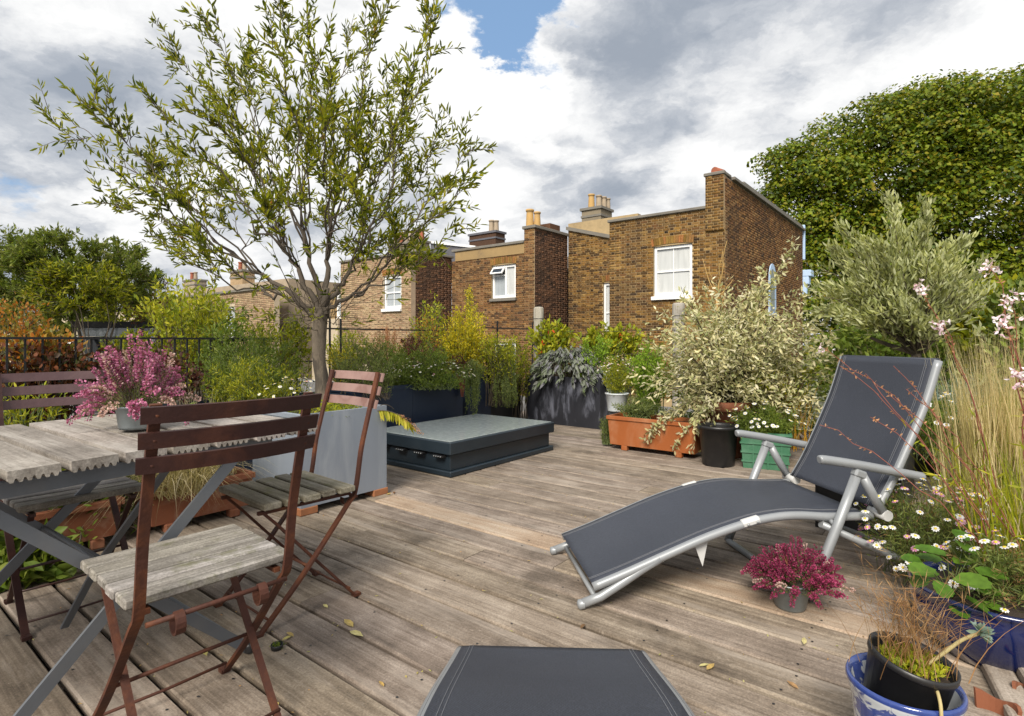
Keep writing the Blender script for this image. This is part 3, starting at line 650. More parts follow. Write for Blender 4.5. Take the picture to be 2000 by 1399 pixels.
boxp('parapet_band', M['tan'], h2, -14.3, -11.16, 14.83, 15.05, 3.92, 4.26); boxp('coping', M['stone'], h2, -14.45, -11.16, 14.78, 15.1, 4.262, 4.35, .01)
brickwall(h2, 'x', 14.82, -11.15, -10.74, -6, 4.70, [], M['brickside'], M['mortar'], -1.2, nobj=60, vis=lambda s, z: 1.2 < z)
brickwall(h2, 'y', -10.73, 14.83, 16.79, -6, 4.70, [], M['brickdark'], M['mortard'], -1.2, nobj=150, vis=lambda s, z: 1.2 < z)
boxp('coping', M['stone'], h2, -11.20, -10.66, 14.76, 16.80, 4.702, 4.80, .01)
b = boxp('chimney_stack', M['brickdark'], h2, -11.15, -10.72, 15.7, 16.3, 4.803, 5.0)
pots(h2, [(-11.05, 15.0, 4.80, 'potyellow', 1.05), (-10.86, 15.15, 4.80, 'potyellow', .9)])
boxp('flat_roof', M['roofing'], h2, -14.4, -11.2, 15.08, 20.1, 3.6, 3.7); boxp('main_block', M['roofing'], h2, -14.5, -9.55, 20.2, 25.0, -6, 4.6)
stack(h2, -18.9, -17.2, 20.6, 21.3, 3.2, 6.2, 'brickdark', 'slate', [(-17.75, 20.95, 'potgrey', 1.1), (-17.45, 20.95, 'potgrey', 1.0)])
b = MB(); b.add([(-20.6, 19.6, 5.9), (-17.6, 19.6, 5.35), (-17.6, 22.5, 5.35), (-20.6, 22.5, 5.9), (-20.6, 19.6, 4.2), (-17.6, 19.6, 4.2)], [(0, 1, 2, 3), (4, 5, 1, 0)]); b.build('roof_slope', M['slate'], h2)
b = MB(); b.bar([(-20.65, 19.55, 5.97), (-17.55, 19.55, 5.40)], .05, .04, (0, 0, 1)); b.build('barge_board', M['paint'], h2)
lifted(h2)
# --- left house with ivy side
h1 = house('brick_house', 'pale brick terrace house with ivy-stained dark side wall and small sash window')
brickwall(h1, 'x', 13.11, -18.8, -14.52, -6, 4.05, [(-16.23, -15.25, 2.15, 3.35, .16)], M['brickpale'], M['mortarp'], .2, nobj=300, vis=lambda s, z: 1.2 < z and s > -17.5)
window(h1, -16.21, -15.27, 2.17, 3.34, 13.11, 'sash', 'panegrey'); arch(h1, -16.27, -15.21, 3.37, 13.11, 14)
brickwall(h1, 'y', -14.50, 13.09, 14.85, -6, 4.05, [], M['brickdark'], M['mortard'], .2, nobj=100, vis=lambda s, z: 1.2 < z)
boxp('coping', M['stone'], h1, -18.8, -14.42, 13.03, 13.4, 4.052, 4.13, .01); boxp('coping', M['stone'], h1, -14.78, -14.42, 13.41, 14.9, 4.052, 4.13, .01)
boxp('flat_roof', M['roofing'], h1, -18.7, -14.8, 13.35, 19.9, 3.75, 3.85); boxp('main_block', M['roofing'], h1, -19.5, -14.6, 20.2, 25.0, -6, 4.3)
stack(h1, -21.4, -19.2, 17.6, 18.2, 3.0, 5.55, 'render', 'stone', [(-21.2+k*.36, 17.9, m_, 1.0) for k, m_ in enumerate(('potgrey', 'potred', 'potgrey', 'potgrey', 'potgrey', 'potred'))])
boxp('lean_to', M['mortarp'], h1, -20.6, -18.85, 13.0, 14.6, -6, 1.9); boxp('bay', M['tan'], h1, -20.8, -18.9, 14.0, 18, 1.905, 3.1)
window(h1, -20.2, -19.2, 1.98, 2.95, 14.0, 'sash', 'panegrey', -.05)
lifted(h1)
h0 = house('brick_house', 'distant tan brick houses row end seen under the olive branches')
brickwall(h0, 'x', 11.6, -33, -21, -6, 3.1, [(-25.1, -24.2, 1.25, 2.5, .1), (-29.5, -28.6, 1.25, 2.5, .1)], M['brickpale'], M['mortarp'], .4)
window(h0, -25.1, -24.2, 1.25, 2.5, 11.6, 'sash', 'panegrey'); window(h0, -29.5, -28.6, 1.25, 2.5, 11.6, 'sash', 'panegrey')
boxp('coping', M['stone'], h0, -33, -20.95, 11.5, 11.9, 3.102, 3.19); boxp('roof_block', M['potgrey'], h0, -30, -21.5, 12.5, 18, -6, 3.6)
stack(h0, -27.6, -26.4, 13, 13.6, 3.0, 4.3, 'brickpale', 'stone', [(-27.2, 13.3, 'potred', .8), (-26.8, 13.3, 'potgrey', .8)])
lifted(h0)
hf = house('far_houses', 'far row of low tan houses at the left behind the round evergreen')
b = MB(); wallmesh(b, 'x', 12.5, -75, -34, -6, 2.9, [(-40.5, -39.4, .9, 2.1), (-46, -44.9, .9, 2.1), (-52, -50.9, .9, 2.1), (-58, -56.9, .9, 2.1)]); b.build('wall', M['mortarp'], hf)
for x in (-40.5, -46, -52, -58): window(hf, x, x+1.1, .9, 2.1, 12.5, 'sash', 'panegrey')
boxp('coping', M['stone'], hf, -75, -33.9, 12.4, 12.9, 2.902, 3.0); boxp('roof_slope', M['slate'], hf, -75, -34, 14.5, 20, -6, 3.6)
for x in (-38, -49, -60): stack(hf, x, x+1.6, 15, 15.7, 3.3, 4.7, 'potgrey', 'stone', [(x+.4, 15.35, 'potred', .9), (x+.9, 15.35, 'potgrey', .9)])
lifted(hf)
# ================================================================== DECK FITTINGS
def box_open(b, x0, x1, y0, y1, z0, z1, th=.02, taper=0.0):
    """open-topped container with walls of thickness th"""
    def ring(d, z, tp): return [(x0+d+tp, y0+d+tp, z), (x1-d-tp, y0+d+tp, z), (x1-d-tp, y1-d-tp, z), (x0+d+tp, y1-d-tp, z)]
    V = ring(0, z0, taper)+ring(0, z1, 0)+ring(th, z1, 0)+ring(th, z0+th, taper)
    Fc = [(3, 2, 1, 0), (12, 13, 14, 15)]
    for r_ in range(3):
        for k in range(4): Fc.append((r_*4+k, r_*4+(k+1) % 4, r_*4+4+(k+1) % 4, r_*4+4+k))
    return b.add(V, Fc)
def rooflight():
    t = thing('rooflight', 'low dark slate rooflight with pale glass top standing on the deck', 'skylight', df(-3.02, 3.085), TH)
    # local: x from -1.0 (left) to 0, y 0..1.39
    boxp('flashing', M['skyframe'], t, -.985, 0, -.005, 1.40, .0, .045, .008)
    boxp('kerb', M['skyframe'], t, -.955, -.03, .022, 1.365, .045, .165, .004)
    boxp('lid_frame', M['skyframe'], t, -.99, .004, -.012, 1.405, .172, .268, .006)
    boxp('glass', M['rooflight'], t, -.967, -.019, .011, 1.382, .2685, .2735, .002)
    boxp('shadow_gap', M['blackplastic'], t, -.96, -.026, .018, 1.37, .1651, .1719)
    for x in (-.12, -.34, -.56, -.78):
        hg = boxp('hinge', M['blackplastic'], t, x-.05, x+.05, -.028, .0215, .145, .163, .003)
        for k in range(4): MB().lathe([(.005, 0), (.005, .004), (.0002, .005)], (x-.036+k*.024, -.029, .155), 8, Matrix.Rotation(rad(90), 3, 'X')).build('screw', M['alu'], hg)
rooflight()
def zincplanter():
    c = df(-3.06, 1.86); t = thing('planter_box', 'large square grey zinc planter raised on terracotta-coloured blocks', 'planter', (*c[:2], 0), TH)
    b = box_open(MB(), -.58, 0, 0, .64, .045, .605, .022); b.build('box', M['zinc'], t)
    boxp('rim', M['zinc'], t, -.586, .006, -.006, .004, .575, .607, .003)
    boxp('soil', M['soil'], t, -.555, -.025, .025, .615, .40, .56)
    for x, y in ((-.05, .05), (-.05, .59), (-.53, .05), (-.53, .59)): boxp('foot_block', M['block'], t, x-.055, x+.055, y-.06, y+.06, 0, .0445, .004)
    return t
zincplanter()
def planter(name, label, x0, x1, y0, y1, h, m, soil=True, seams=0, rim=True):
    c = df((x0+x1)/2, (y0+y1)/2); t = thing(name, label, 'planter', (*c[:2], 0), TH); a, d = (x1-x0)/2, (y1-y0)/2
    box_open(MB(), -a, a, -d, d, 0, h, .018).build('box', M[m], t)
    if rim:
        b = MB()
        for s in (-1, 1): b.box((s*(a+.004), 0, h-.02), (.010, 2*d+.018, .038)); b.box((0, s*(d+.004), h-.0205), (2*a-.002, .010, .037))
        b.build('rim', M[m], t)
    for k in range(seams): MB().box((a+.002, -d+(k+1)*2*d/(seams+1), h/2-.02), (.003, .006, h-.05)).build('seam', M[m], t)
    boxp('soil', M['soil'], t, -a+.02, a-.02, -d+.02, d-.02, h*.5, h-.05); return t
planter('planter_trough', 'long navy metal planter trough directly behind the rooflight', -4.62, -4.17, 3.02, 4.44, .62, 'navy', seams=1)
planter('planter_trough', 'navy planter half hidden behind the olive tree, holding tall green herbs', -4.62, -4.17, 1.45, 2.95, .58, 'navy')
planter('planter_trough', 'dark planter far left behind the folding table and coppery hedge', -4.70, -4.25, -.4, 1.38, .5, 'navy')
t = planter('planter', 'narrow upright navy planter in the corner between rosemary curtains', -4.70, -4.30, 4.66, 5.06, .66, 'navy')
planter('planter', 'black planter in the deepest corner behind hanging rosemary', -4.74, -4.42, 5.12, 5.80, .58, 'blackplastic')
planter('planter_trough', 'stained black zinc trough filled with trailing sage', -4.38, -3.29, 5.86, 6.36, .60, 'blackzinc', rim=False)
def trough(label, x0, x1, y0, y1, z0, h, m='terra', feet=2, axis='x'):
    c = df((x0+x1)/2, (y0+y1)/2); t = thing('window_box', label, 'trough', (*c[:2], 0), TH); a, d = (x1-x0)/2, (y1-y0)/2
    box_open(MB(), -a, a, -d, d, z0, h, .014, .018).build('box', M[m], t)
    b = MB(); 
    for s in (-1, 1): b.box((0, s*(d+.004), h-.018), (2*a+.024, .014, .034), None, .003); b.box((s*(a+.005), 0, h-.0182), (.014, 2*d-.008, .033), None, .003)
    b.build('rim', M[m], t)
    for s in (-.62, .62):
        for e in (-1, 1):
            p = (s*a, e*(d-.045), 0) if axis == 'x' else (e*(a-.03), s*d, 0); MB().box((p[0], p[1], z0/2), (.06, .06, z0-.002), None, .006).build('foot', M[m], t)
    boxp('soil', M['soil'], t, -a+.02, a-.02, -d+.02, d-.02, h*.6, h-.035); return t
trough('bright orange terracotta window box on little feet beside the deck', -2.64, -1.78, 4.85, 5.16, .05, .325)
trough('terracotta window box under the table with blond sedge spilling over', -3.62, -3.36, 1.16, 1.72, .05, .25, 'terraold', axis='y')
trough('terracotta window box half hidden behind the table legs at left', -3.62, -3.38, .50, 1.04, .05, .24, 'terraold', axis='y')
def pot(name, label, loc, prof, m, cat='pot', soil=None, n=32, tilt=None, ribs=None):
    t = thing(name, label, cat, loc); rot = tilt
    MB().lathe(prof, (0, 0, 0), n, rot).build('body', M[m], t)
    if soil: 
        p = Vector((0, 0, soil[1])); p = rot @ p if rot else p
        MB().lathe([(soil[0], 0), (soil[0]*.5, .008), (.001, .012)], p, 18, rot).build('soil', M['soil'], t)
    return t
bk = gr(1415, 915); bk = np.array([bk[0], bk[1]+.14, 0])
t = pot('bucket', 'round black plastic bucket beside the orange window box', bk, [(.001, .004), (.125, .0), (.130, .01), (.155, .31), (.168, .312), (.168, .335), (.155, .337), (.150, .315), (.148, .25)], 'blackplastic', 'bucket', (.148, .26))
for s in (-1, 1): MB().box((s*.166, 0, .312), (.02, .05, .03), None, .006).build('handle_lug', M['blackplastic'], t)
tp = at(1418, 840, 5.15); tp[2] = 0
pot('flower_pot', 'tall terracotta pot behind the black bucket holding the variegated shrub', tp, [(.001, .003), (.15, 0), (.155, .01), (.20, .42), (.225, .42), (.228, .50), (.205, .502), (.195, .44), (.19, .38)], 'terraold', soil=(.19, .42))
def crate():
    p = gr(1512, 920); t = thing('crate', 'pale green ribbed plastic crate holding white daisies', 'crate', (p[0], p[1]+.16, 0), rad(-24))
    box_open(MB(), -.19, .19, -.15, .15, 0, .30, .012, .025).build('box', M['cratem'], t)
    for z in (.06, .135, .21, .285):
        k = .025*(1-z/.30); b = MB()
        for s in (-1, 1): b.box((0, s*(.15-k+.004), z), (.38-2*k+.016, .010, .012)); b.box((s*(.19-k+.004), 0, z), (.010, .30-2*k-.002, .012))
        b.build('rib', M['cratem'], t)
    for s in (-1, 1):
        for x in (-.09, .02, .12): MB().box((x, s*.141, .15), (.010, .010, .29)).build('upright', M['cratem'], t)
    boxp('soil', M['soil'], t, -.16, .16, -.12, .12, .12, .26); return t
crate()
ep = at(1205, 803, 5.75)
t = thing('plant_stand', 'upturned dark pot under the white enamel pot', 'stand', (ep[0], ep[1], 0))
MB().lathe([(.11, 0), (.11, .03), (.085, ep[2]-.004), (.001, ep[2]-.003)], (0, 0, 0), 20).build('body', M['blackplastic'], t)
pot('enamel_pot', 'small chipped white enamel pot with rust patches behind the orange window box', ep, [(.001, .003), (.09, 0), (.094, .01), (.112, .17), (.122, .175), (.122, .185), (.110, .186), (.104, .16)], 'enamel', soil=(.105, .15))
# zinc planter's neighbours: posts, wires, railings
def post(label, x, y0, Y, wd, rnd=True):
    p = at(x, y0, Y); t = thing('fence_post', label, 'post', (p[0], p[1], -.12))
    h = p[2]+.12; pr = [(wd*.52, 0), (wd*.5, h*.5), (wd*.47, h-.20), (wd*.5, h-.18), (wd*.5, h-.02), (wd*.4, h), (.001, h+.005)]
    MB().lathe(pr, (0, 0, 0), 14).build('post', M['post'], t)
    MB().lathe([(wd*.50, h-.165), (wd*.515, h-.163), (wd*.515, h-.157), (wd*.50, h-.155)], (0, 0, 0), 14).build('wire_band', M['iron'], t); return p
p1 = post('weathered grey timber post rising behind the sage trough', 1052, 600, 7.6, .135)
p2 = post('weathered grey timber post in front of the right house', 1325, 592, 6.9, .15)
t = thing('training_wire', 'thin wire strung between the two timber posts', 'wire', (p1[0], p1[1], 0)); o = np.array(t.location)
for dz in (-.33, -.62): MB().tube(bez(p1+[0, -.07, dz]-o, p2+[0, -.07, dz]-o, (0, 0, -.02), 8), .003, 5).build('wire', M['iron'], t)
def railing(label, y0, y1, x, z, bal, rails=(1.0,), posts=()):
    c = df(x, y0); t = thing('iron_railing', label, 'railing', (*c[:2], -.12), TH); L = y1-y0
    for q in rails: MB().box((0, L/2, z*q+.12), (.04 if q == 1 else .012, L, .012 if q < 1 else .016)).build('rail', M['iron'], t)
    n = int(L/bal) if bal else 0
    for k in range(n+1): MB().box((0, k*bal, .06+z/2), (.012, .012, z+.11)).build('baluster', M['iron'], t)
    for q in posts: MB().box((0, q, .10+z/2), (.016, .016, z+.24)).build('post', M['iron'], t)
railing('black iron railing with close balusters along the left edge of the deck', -1.1, 2.75, -5.0, 1.065, .094, (1.0,))
railing('thin black railing panel behind the olive tree trunk', 2.95, 5.05, -5.02, 1.17, 0, (1.0, .72, .55), (.05, .42, .55, 2.05))
railing('thin black railing panel behind the yellow shrub', 5.2, 6.9, -5.02, 1.22, 0, (1.0, .55), (.02, .85, 1.68))
# glazed shelter beyond the railing
def shelter():
    a = at(145, 665, 9.0); t = thing('roof_shelter', 'low shelter with black fascia and pale glazing beyond the left railing', 'shelter', (a[0], a[1], -.12), rad(4))
    z1 = at(145, 628, 9)[2]+.12; z0 = at(145, 660, 9)[2]+.12
    boxp('fascia', M['iron'], t, -.02, 1.25, -.05, .9, z1-.10, z1, .005); boxp('glazing_band', M['panegrey'], t, .05, 1.3, .0, .85, z1-.24, z1-.104)
    for x in (.02, .55, 1.2): boxp('mullion', M['paint'], t, x-.03, x+.03, 0.01, .06, 0, z1-.242)
    boxp('glass', M['panedark'], t, .06, 1.16, .07, .08, 0, z1-.243)
shelter()
# timber edging on the right of the deck
e0, e1 = todf(gr(1838, 1190)), todf(gr(1975, 1399))
def edging():
    a = gr(1842, 1160); b = gr(1962, 1399); d = (b-a)/np.linalg.norm(b-a); t = thing('timber_edging', 'grey timber edging beside the blue glazed pot', 'edging', (*(a-d*1.0)[:2], 0), math.atan2(d[1], d[0]))
    L = np.linalg.norm(b-a)+2.0
    for y, hh, wd in ((.035, .035, .075), (.118, .062, .085)):
        MB().box((L/2, y, hh/2+.001), (L, wd, hh), None, .006).build('plank', M['edge'], t)
edging()
# ================================================================== CHAIRS AND TABLE
def chair(label, loc, rotz, slatm, frame, seat, group='folding bistro chairs'):
    t = thing('folding_chair', label, 'chair', (loc[0], loc[1], 0), rotz, group)      # local: +y is the front
    hw = .175; zs = .455
    for s in (-1, 1):
        x = s*hw
        b = MB(); b.bar(smoothpath([(x, -.315, .915), (x, -.262, .72), (x, -.232, .60), (x, -.205, .44), (x, -.165, .385), (x, .02, .17), (x, .185, .004)], 5), .0115, .0045, (1, 0, 0))
        b.build('back_upright', frame, t)
        xi = s*(hw-.020)
        MB().bar([(xi, .165, zs-.028), (xi, .12, zs-.075), (xi, -.03, .21), (xi, -.215, .004)], .009, .0045, (1, 0, 0)).build('leg', frame, t)
        MB().bar([(xi, -.19, zs-.026), (xi, .185, zs-.026)], .008, .006, (1, 0, 0)).build('seat_rail', frame, t)
        MB().box((x, .192, .006), (.028, .026, .012)).build('foot', frame, t); MB().box((xi, -.222, .006), (.026, .03, .012)).build('foot', frame, t)
        # curled hook behind the seat
        an = np.linspace(.5*math.pi, 2.1*math.pi, 12); MB().bar([(s*.098, -.213+.022*math.cos(a), zs-.064+.026*math.sin(a)) for a in an], .011, .0022, (1, 0, 0)).build('hook', frame, t)
    for y, z, r_ in ((-.218, zs-.045, .0065), (-.002, .19, .0055), (.155, .045, .0045), (-.185, .045, .0045)):
        MB().tube([(-hw+.01, y, z), (0, y, z-(.004 if z < .1 else 0)), (hw-.01, y, z)], r_, 8).build('crossbar', frame, t)
    for k, zc in enumerate((.893, .838, .783)):
        yc = -.322+(.915-zc)*.29+.0; b = MB(); pts = [(x, yc-.004+.028*(1-(x/.205)**2)*-1, zc) for x in np.linspace(-.205, .205, 9)]
        b.bar(pts, .0185, .0035, (0, -.27, 1)); sl_ = b.build('back_slat', slatm, t)
        for s in (-1, 1): MB().lathe([(.007, 0), (.005, .004), (.0005, .005)], (s*hw, yc-.010, zc), 8, Matrix.Rotation(rad(75), 3, 'X')).build('rivet', frame, sl_)
    y = -.195; ws = (.086, .072, .084, .072, .080)
    for k, wv in enumerate(ws[:5]):
        wv *= .965; cy = y+wv/2; L = .40+R.uniform(-.006, .004)
        MB().box((R.uniform(-.003, .003), cy, zs+R.uniform(-.001, .001)), (L, wv-.012, .024), None, .004).build('seat_slat', seat, t); y += wv
    return t
chair('rusty folding chair nearest the camera with its back turned', (-.88, 1.53), rad(49.5), M['rustdark'], M['rust'], M['seatwood'])
chair('rusty folding chair with faded pink-brown back slats beside the zinc planter', (-.905, 2.255), rad(139), M['rustpink'], M['rust'], M['seatmoss'])
chair('folding chair with purple-brown slats tucked under the far side of the table', (-1.745, 2.235), rad(-129), M['purple'], M['rustdark'], M['seatwood'])
def table():
    a = rad(53.5)     # local +x along the near edge to the right, +y across to the far side
    c = np.array([-1.028, 1.60]); t = thing('folding_table', 'long weathered slatted wooden table on crossed grey steel legs', 'table', (c[0], c[1], 0), a)
    t.rotation_euler = (0, rad(-1.3), a)
    pw = .124; x = -.92; z = .74; Wt = .93; k = 0
    while x < .46:
        wv = pw-.019; L = Wt+R.uniform(-.01, .01); cx_ = x+pw/2; n = 6; th = .024
        prof = [(-wv/2, 0), (-wv/2, -th)]                       # grooved underside
        for i in range(n):
            u0 = -wv/2+wv*i/n
            prof += [(u0+wv/n*.25, -th-.006), (u0+wv/n*.6, -th-.006), (u0+wv/n*.8, -th+.004), (u0+wv/n, -th+(.004 if i < n-1 else 0))]
        prof += [(wv/2, 0)]; m_ = len(prof); y0 = R.uniform(-.012, .012)
        V = [(p[0], yy, p[1]) for yy in (0, L) for p in prof]
        Fc = [(i, (i+1) % m_, m_+(i+1) % m_, m_+i) for i in range(m_)]+[tuple(range(m_))[::-1], tuple(range(m_, 2*m_))]
        o = MB().add(V, Fc).build('table_slat', M['tablewood'], t); o.location = (cx_, y0, z+R.uniform(-.002, .002)); o.rotation_euler = (0, R.uniform(-.006, .006), R.uniform(-.008, .008)); x += pw; k += 1
    for yy in (.07, Wt-.07): boxp('apron_rail', M['steel'], t, -.85, .42, yy-.012, yy+.012, z-.075, z-.034)
    for x in (-.84, .41): boxp('end_rail', M['steel'], t, x-.012, x+.012, .085, Wt-.085, z-.072, z-.036)
    xr, xl = .30, -.36
    for yy, d in ((.05, .0), (Wt-.12, .0)):
        MB().bar([(xl, yy+.012, z-.06), (xr+.02, yy+.012, .008)], .017, .005, (0, 0, 1)).build('leg', M['steel'], t)
        MB().bar([(xr, yy-.006, z-.06), (xl-.02, yy-.006, .008)], .017, .005, (0, 0, 1)).build('leg', M['steel'], t)
        for q in (xl-.02, xr+.02): MB().lathe([(.016, 0), (.016, .02), (.012, .03), (.001, .031)], (q, yy+.003, -.0), 10).build('foot_cap', M['blackplastic'], t)
    for q in (xl+.01, xr-.01): MB().tube([(q, .06, .05), (q, Wt-.11, .05)], .006, 8).build('stretcher', M['steel'], t)
    MB().tube([(-.03, .05, .37), (-.03, Wt-.1, .37)], .006, 8).build('pivot_rod', M['steel'], t)
    MB().bar([(.12, .10, z-.06), (.02, .45, .30), (-.03, .62, .06)], .012, .004, (1, 0, 0)).build('brace', M['steel'], t)
table()
# ================================================================== SUN LOUNGERS
def lounger(label, loc, rotz, back, armz=True):
    t = thing('sun_lounger', label, 'sun lounger', (loc[0], loc[1], 0), rotz, 'folding sun loungers'); W = .565; r_ = .0172; rr = r_+.001
    seat = smoothpath([(.03, .085), (.17, .135), (.326, .195), (.507, .262), (.683, .312), (.80, .33), (.90, .332), (1.03, .322), (1.22, .318)], 5)*np.array([1, 1 if armz else .84])
    bk = smoothpath(back, 6)
    for s, y in ((-1, 0), (1, W)):
        MB().tube([(p[0], y, p[1]) for p in seat], r_, 12).build('seat_tube', M['alu'], t)
        MB().tube([(p[0], y+s*.0, p[1]) for p in bk], r_, 12).build('back_tube', M['alu'], t)
        yo = y-s*.0-s*-.034*-1
        MB().tube([(-.012 if armz else .05, y, .0225), (.06 if armz else .08, y, .046 if armz else .035), (.15, y, .098 if armz else .062), (.23, y, .147 if armz else .098), (.30, y, .184 if armz else .135)], r_*1.05, 12).build('foot_tube', M['alu'], t)
        MB().lathe([(r_*1.12, 0), (r_*1.12, .02), (r_*.6, .026), (.0005, .027)], (-.006 if armz else .055, y, .022), 12, Matrix.Rotation(rad(-100), 3, 'Y')).build('end_cap', M['alu'], t)
        kn = MB(); kn.box((.683, y, .314 if armz else .262), (.092, .036 if armz else .026, .036 if armz else .026), Matrix.Rotation(rad(-14), 3, 'Y'), .012); k_ = kn.build('knee_clip', M['white'], t)
        for dx in (-.018, .022) if armz else (): MB().lathe([(.006, 0), (.005, .003), (.0003, .004)], (.683+dx, y+s*.022, .314+dx*.25), 8, Matrix.Rotation(rad(-90*s), 3, 'X')).build('rivet', M['alu'], k_)
        yl = y+s*.042
        if armz:
            MB().tube([(1.118, yl, .495), (1.03, yl, .285), (.985, yl, .185), (.91, yl, .010)], .0195, 12).build('front_leg', M['alu'], t)
            MB().tube([(1.142, yl, .505), (1.19, yl, .42), (1.245, yl-s*.0, .335)], .0185, 12).build('arm_strut', M['alu'], t)
            MB().box((1.130, yl, .506), (.055, .038, .034), Matrix.Rotation(rad(20), 3, 'Y'), .008).build('arm_bracket', M['alu'], t)
            MB().tube(smoothpath([(.955, yl, .566), (.985, yl, .566), (1.15, yl, .538), (1.39, yl, .490), (1.42, yl, .484)], 4), [.013]+[.0185]*15+[.013], 12).build('armrest', M['alu'], t)
            MB().tube([(1.245, yl+s*.02, .335), (1.245, y-s*.03, .335)], .022, 12).build('hinge', M['white'], t)
            MB().tube([(1.03, yl+s*.012, .29), (1.03, y-s*.02, .322)], .009, 8).build('bolt', M['alu'], t)
        yr = y+s*.004
        MB().tube([(.99, yr, .295), (1.30, yr, .155), (1.655, yr, .015)], .0145, 10).build('rear_leg', M['alu'], t)
    MB().tube([(.045 if armz else .09, .014, .036), (.045 if armz else .09, W-.014, .036)], .0105, 10).build('foot_crossbar', M['alu'], t)
    MB().tube([(1.655, -.004, .0125), (1.655, W+.004, .0125)], .0140, 10).build('rear_crossbar', M['alu'], t)
    if armz: MB().tube([(.91, -.036, .0158), (.91, W+.036, .0158)], .0150, 10).build('front_crossbar', M['alu'], t)
    tp_ = bk[-1]; MB().tube([(tp_[0], .0, tp_[1]), (tp_[0], W, tp_[1])], .011, 10).build('head_crossbar', M['sling'], t)
    def sling(prof, nm):
        prof = np.asarray(prof); T = np.gradient(prof, axis=0); T /= np.linalg.norm(T, axis=1)[:, None]; Nn = np.stack([-T[:, 1], T[:, 0]], 1)
        ys = np.linspace(-.004, W+.004, 15); V = []; n = len(prof)
        for i in range(n):
            for y in ys:
                q = (y/W)*2-1; off = rr-.016*(1-q*q)*math.sin(math.pi*i/(n-1))**.6-.020*max(0, abs(q)-.93)*2
                V.append((prof[i][0]+Nn[i][0]*off, y, prof[i][1]+Nn[i][1]*off))
        m_ = len(ys); Fc = [(i*m_+j, i*m_+j+1, (i+1)*m_+j+1, (i+1)*m_+j) for i in range(n-1) for j in range(m_-1)]
        o = MB().add(V, Fc, True).build(nm, M['sling'], t); md = o.modifiers.new('thickness', 'SOLIDIFY'); md.thickness = .0022; md.offset = 0
        for y in (.030, .040, W-.040, W-.030):
            q = (y/W)*2-1
            MB().bar([(prof[i][0]+Nn[i][0]*(rr+.0017-.016*(1-q*q)*math.sin(math.pi*i/(n-1))**.6), y, prof[i][1]+Nn[i][1]*(rr+.0017-.016*(1-q*q)*math.sin(math.pi*i/(n-1))**.6)) for i in range(n)], .0006, .0006, (0, 1, 0)).build('stitching', M['thread'], o)
        return o
    sling(seat[:-1] if armz else seat, 'seat_sling')
    sling(bk, 'back_sling')
    if armz: MB().add([(.455, .02, .226), (.515, .02, .246), (.49, .018, .135), (.455, .0225, .226), (.515, .0225, .246), (.49, .0205, .135)], [(0, 1, 2), (5, 4, 3), (0, 2, 5, 3), (1, 0, 3, 4), (2, 1, 4, 5)]).build('care_label', M['white'], t)
    return t
lounger('reclined charcoal sun lounger with raised back and armrests beside the pink heather', (.287, 2.20), rad(7), [(1.245, .345), (1.315, .46), (1.385, .60), (1.43, .695), (1.475, .80), (1.53, .963)])
lounger('charcoal sun lounger in the foreground, only its foot end showing', (-.160, 1.800), rad(-92.6), [(1.24, .335), (1.40, .36), (1.60, .40), (1.80, .45), (1.93, .49)], False)
# ================================================================== HEATHERS AND FOREGROUND POTS
def heather(t, base, n, h, spread, m, faded=0.0, fl=.0075, dr=.82):
    base = np.asarray(base, float); paths = []; P = []; D = []; P2 = []; D2 = []; G = []; GD = []
    for i in range(n):
        a = NR.uniform(0, 2*math.pi); s = NR.random()**.6; L = h*NR.uniform(.75, 1.15)
        b0 = base+np.array([math.cos(a)*s*.05, math.sin(a)*s*.05, 0])
        tip = base+np.array([math.cos(a)*s*spread, math.sin(a)*s*spread, L*(1.06-(dr+(.22 if dr > 1.1 and math.sin(a) < .2 and s > .6 else 0))*s**2.2)])
        p = bez(b0, tip, (math.cos(a)*s*spread*.16, math.sin(a)*s*spread*.16, .06*h+.18*h*s), 9, .003); paths.append(p)
        k = int(105*NR.uniform(.7, 1.2)); tt = .36+.64*NR.random(k); q, tg = sample(p, tt); rv = rnds(k)
        side = unit(rv-tg*(rv*tg).sum(1)[:, None]); thick = (.0095*(1.12-tt))[:, None]+.001
        fd = NR.random() < faded
        (P2 if fd else P).append(q+side*thick); (D2 if fd else D).append(unit(side+tg*.5))
        k = 60; tt = NR.random(k)*.72; q, tg = sample(p, tt); G.append(q+rnds(k)*.004); GD.append(unit(rnds(k)+tg*.8))
        if NR.random() < .3:       # side shoots
            for _ in range(2):
                q0, tg0 = sample(p, np.array([NR.uniform(.4, .7)])); e = q0[0]+unit(tg0[0]+rnds(1)[0]*.7)*L*NR.uniform(.18, .34); pp = bez(q0[0], e, (0, 0, .01), 5); paths.append(pp)
                k2 = 34; tt = NR.random(k2); q, tg = sample(pp, tt); side = unit(rnds(k2)); P.append(q+side*.005); D.append(unit(side+tg*.5))
    stems('stem', paths, .0016, .0008, M['twig'], t)
    P = np.concatenate(P); D = np.concatenate(D); leaves('florets', P, D, NR.uniform(.8, 1.3, len(P))*fl, fl*.85, M[m], t, fold=.6)
    if P2: P2 = np.concatenate(P2); D2 = np.concatenate(D2); leaves('faded_florets', P2, D2, fl, fl*.8, M['l_dusty'], t, fold=.6)
    G = np.concatenate(G); GD = np.concatenate(GD); leaves('needles', G, GD, .009, .0022, M['l_rosem'], t)
hp = gr(268, 836, .752); 
t = pot('plant_pot', 'small galvanised pot on the table holding the pink heather', hp, [(.001, .002), (.052, 0), (.054, .008), (.062, .07), (.067, .072), (.067, .078), (.060, .078), (.058, .06)], 'zincpot', soil=(.058, .066))
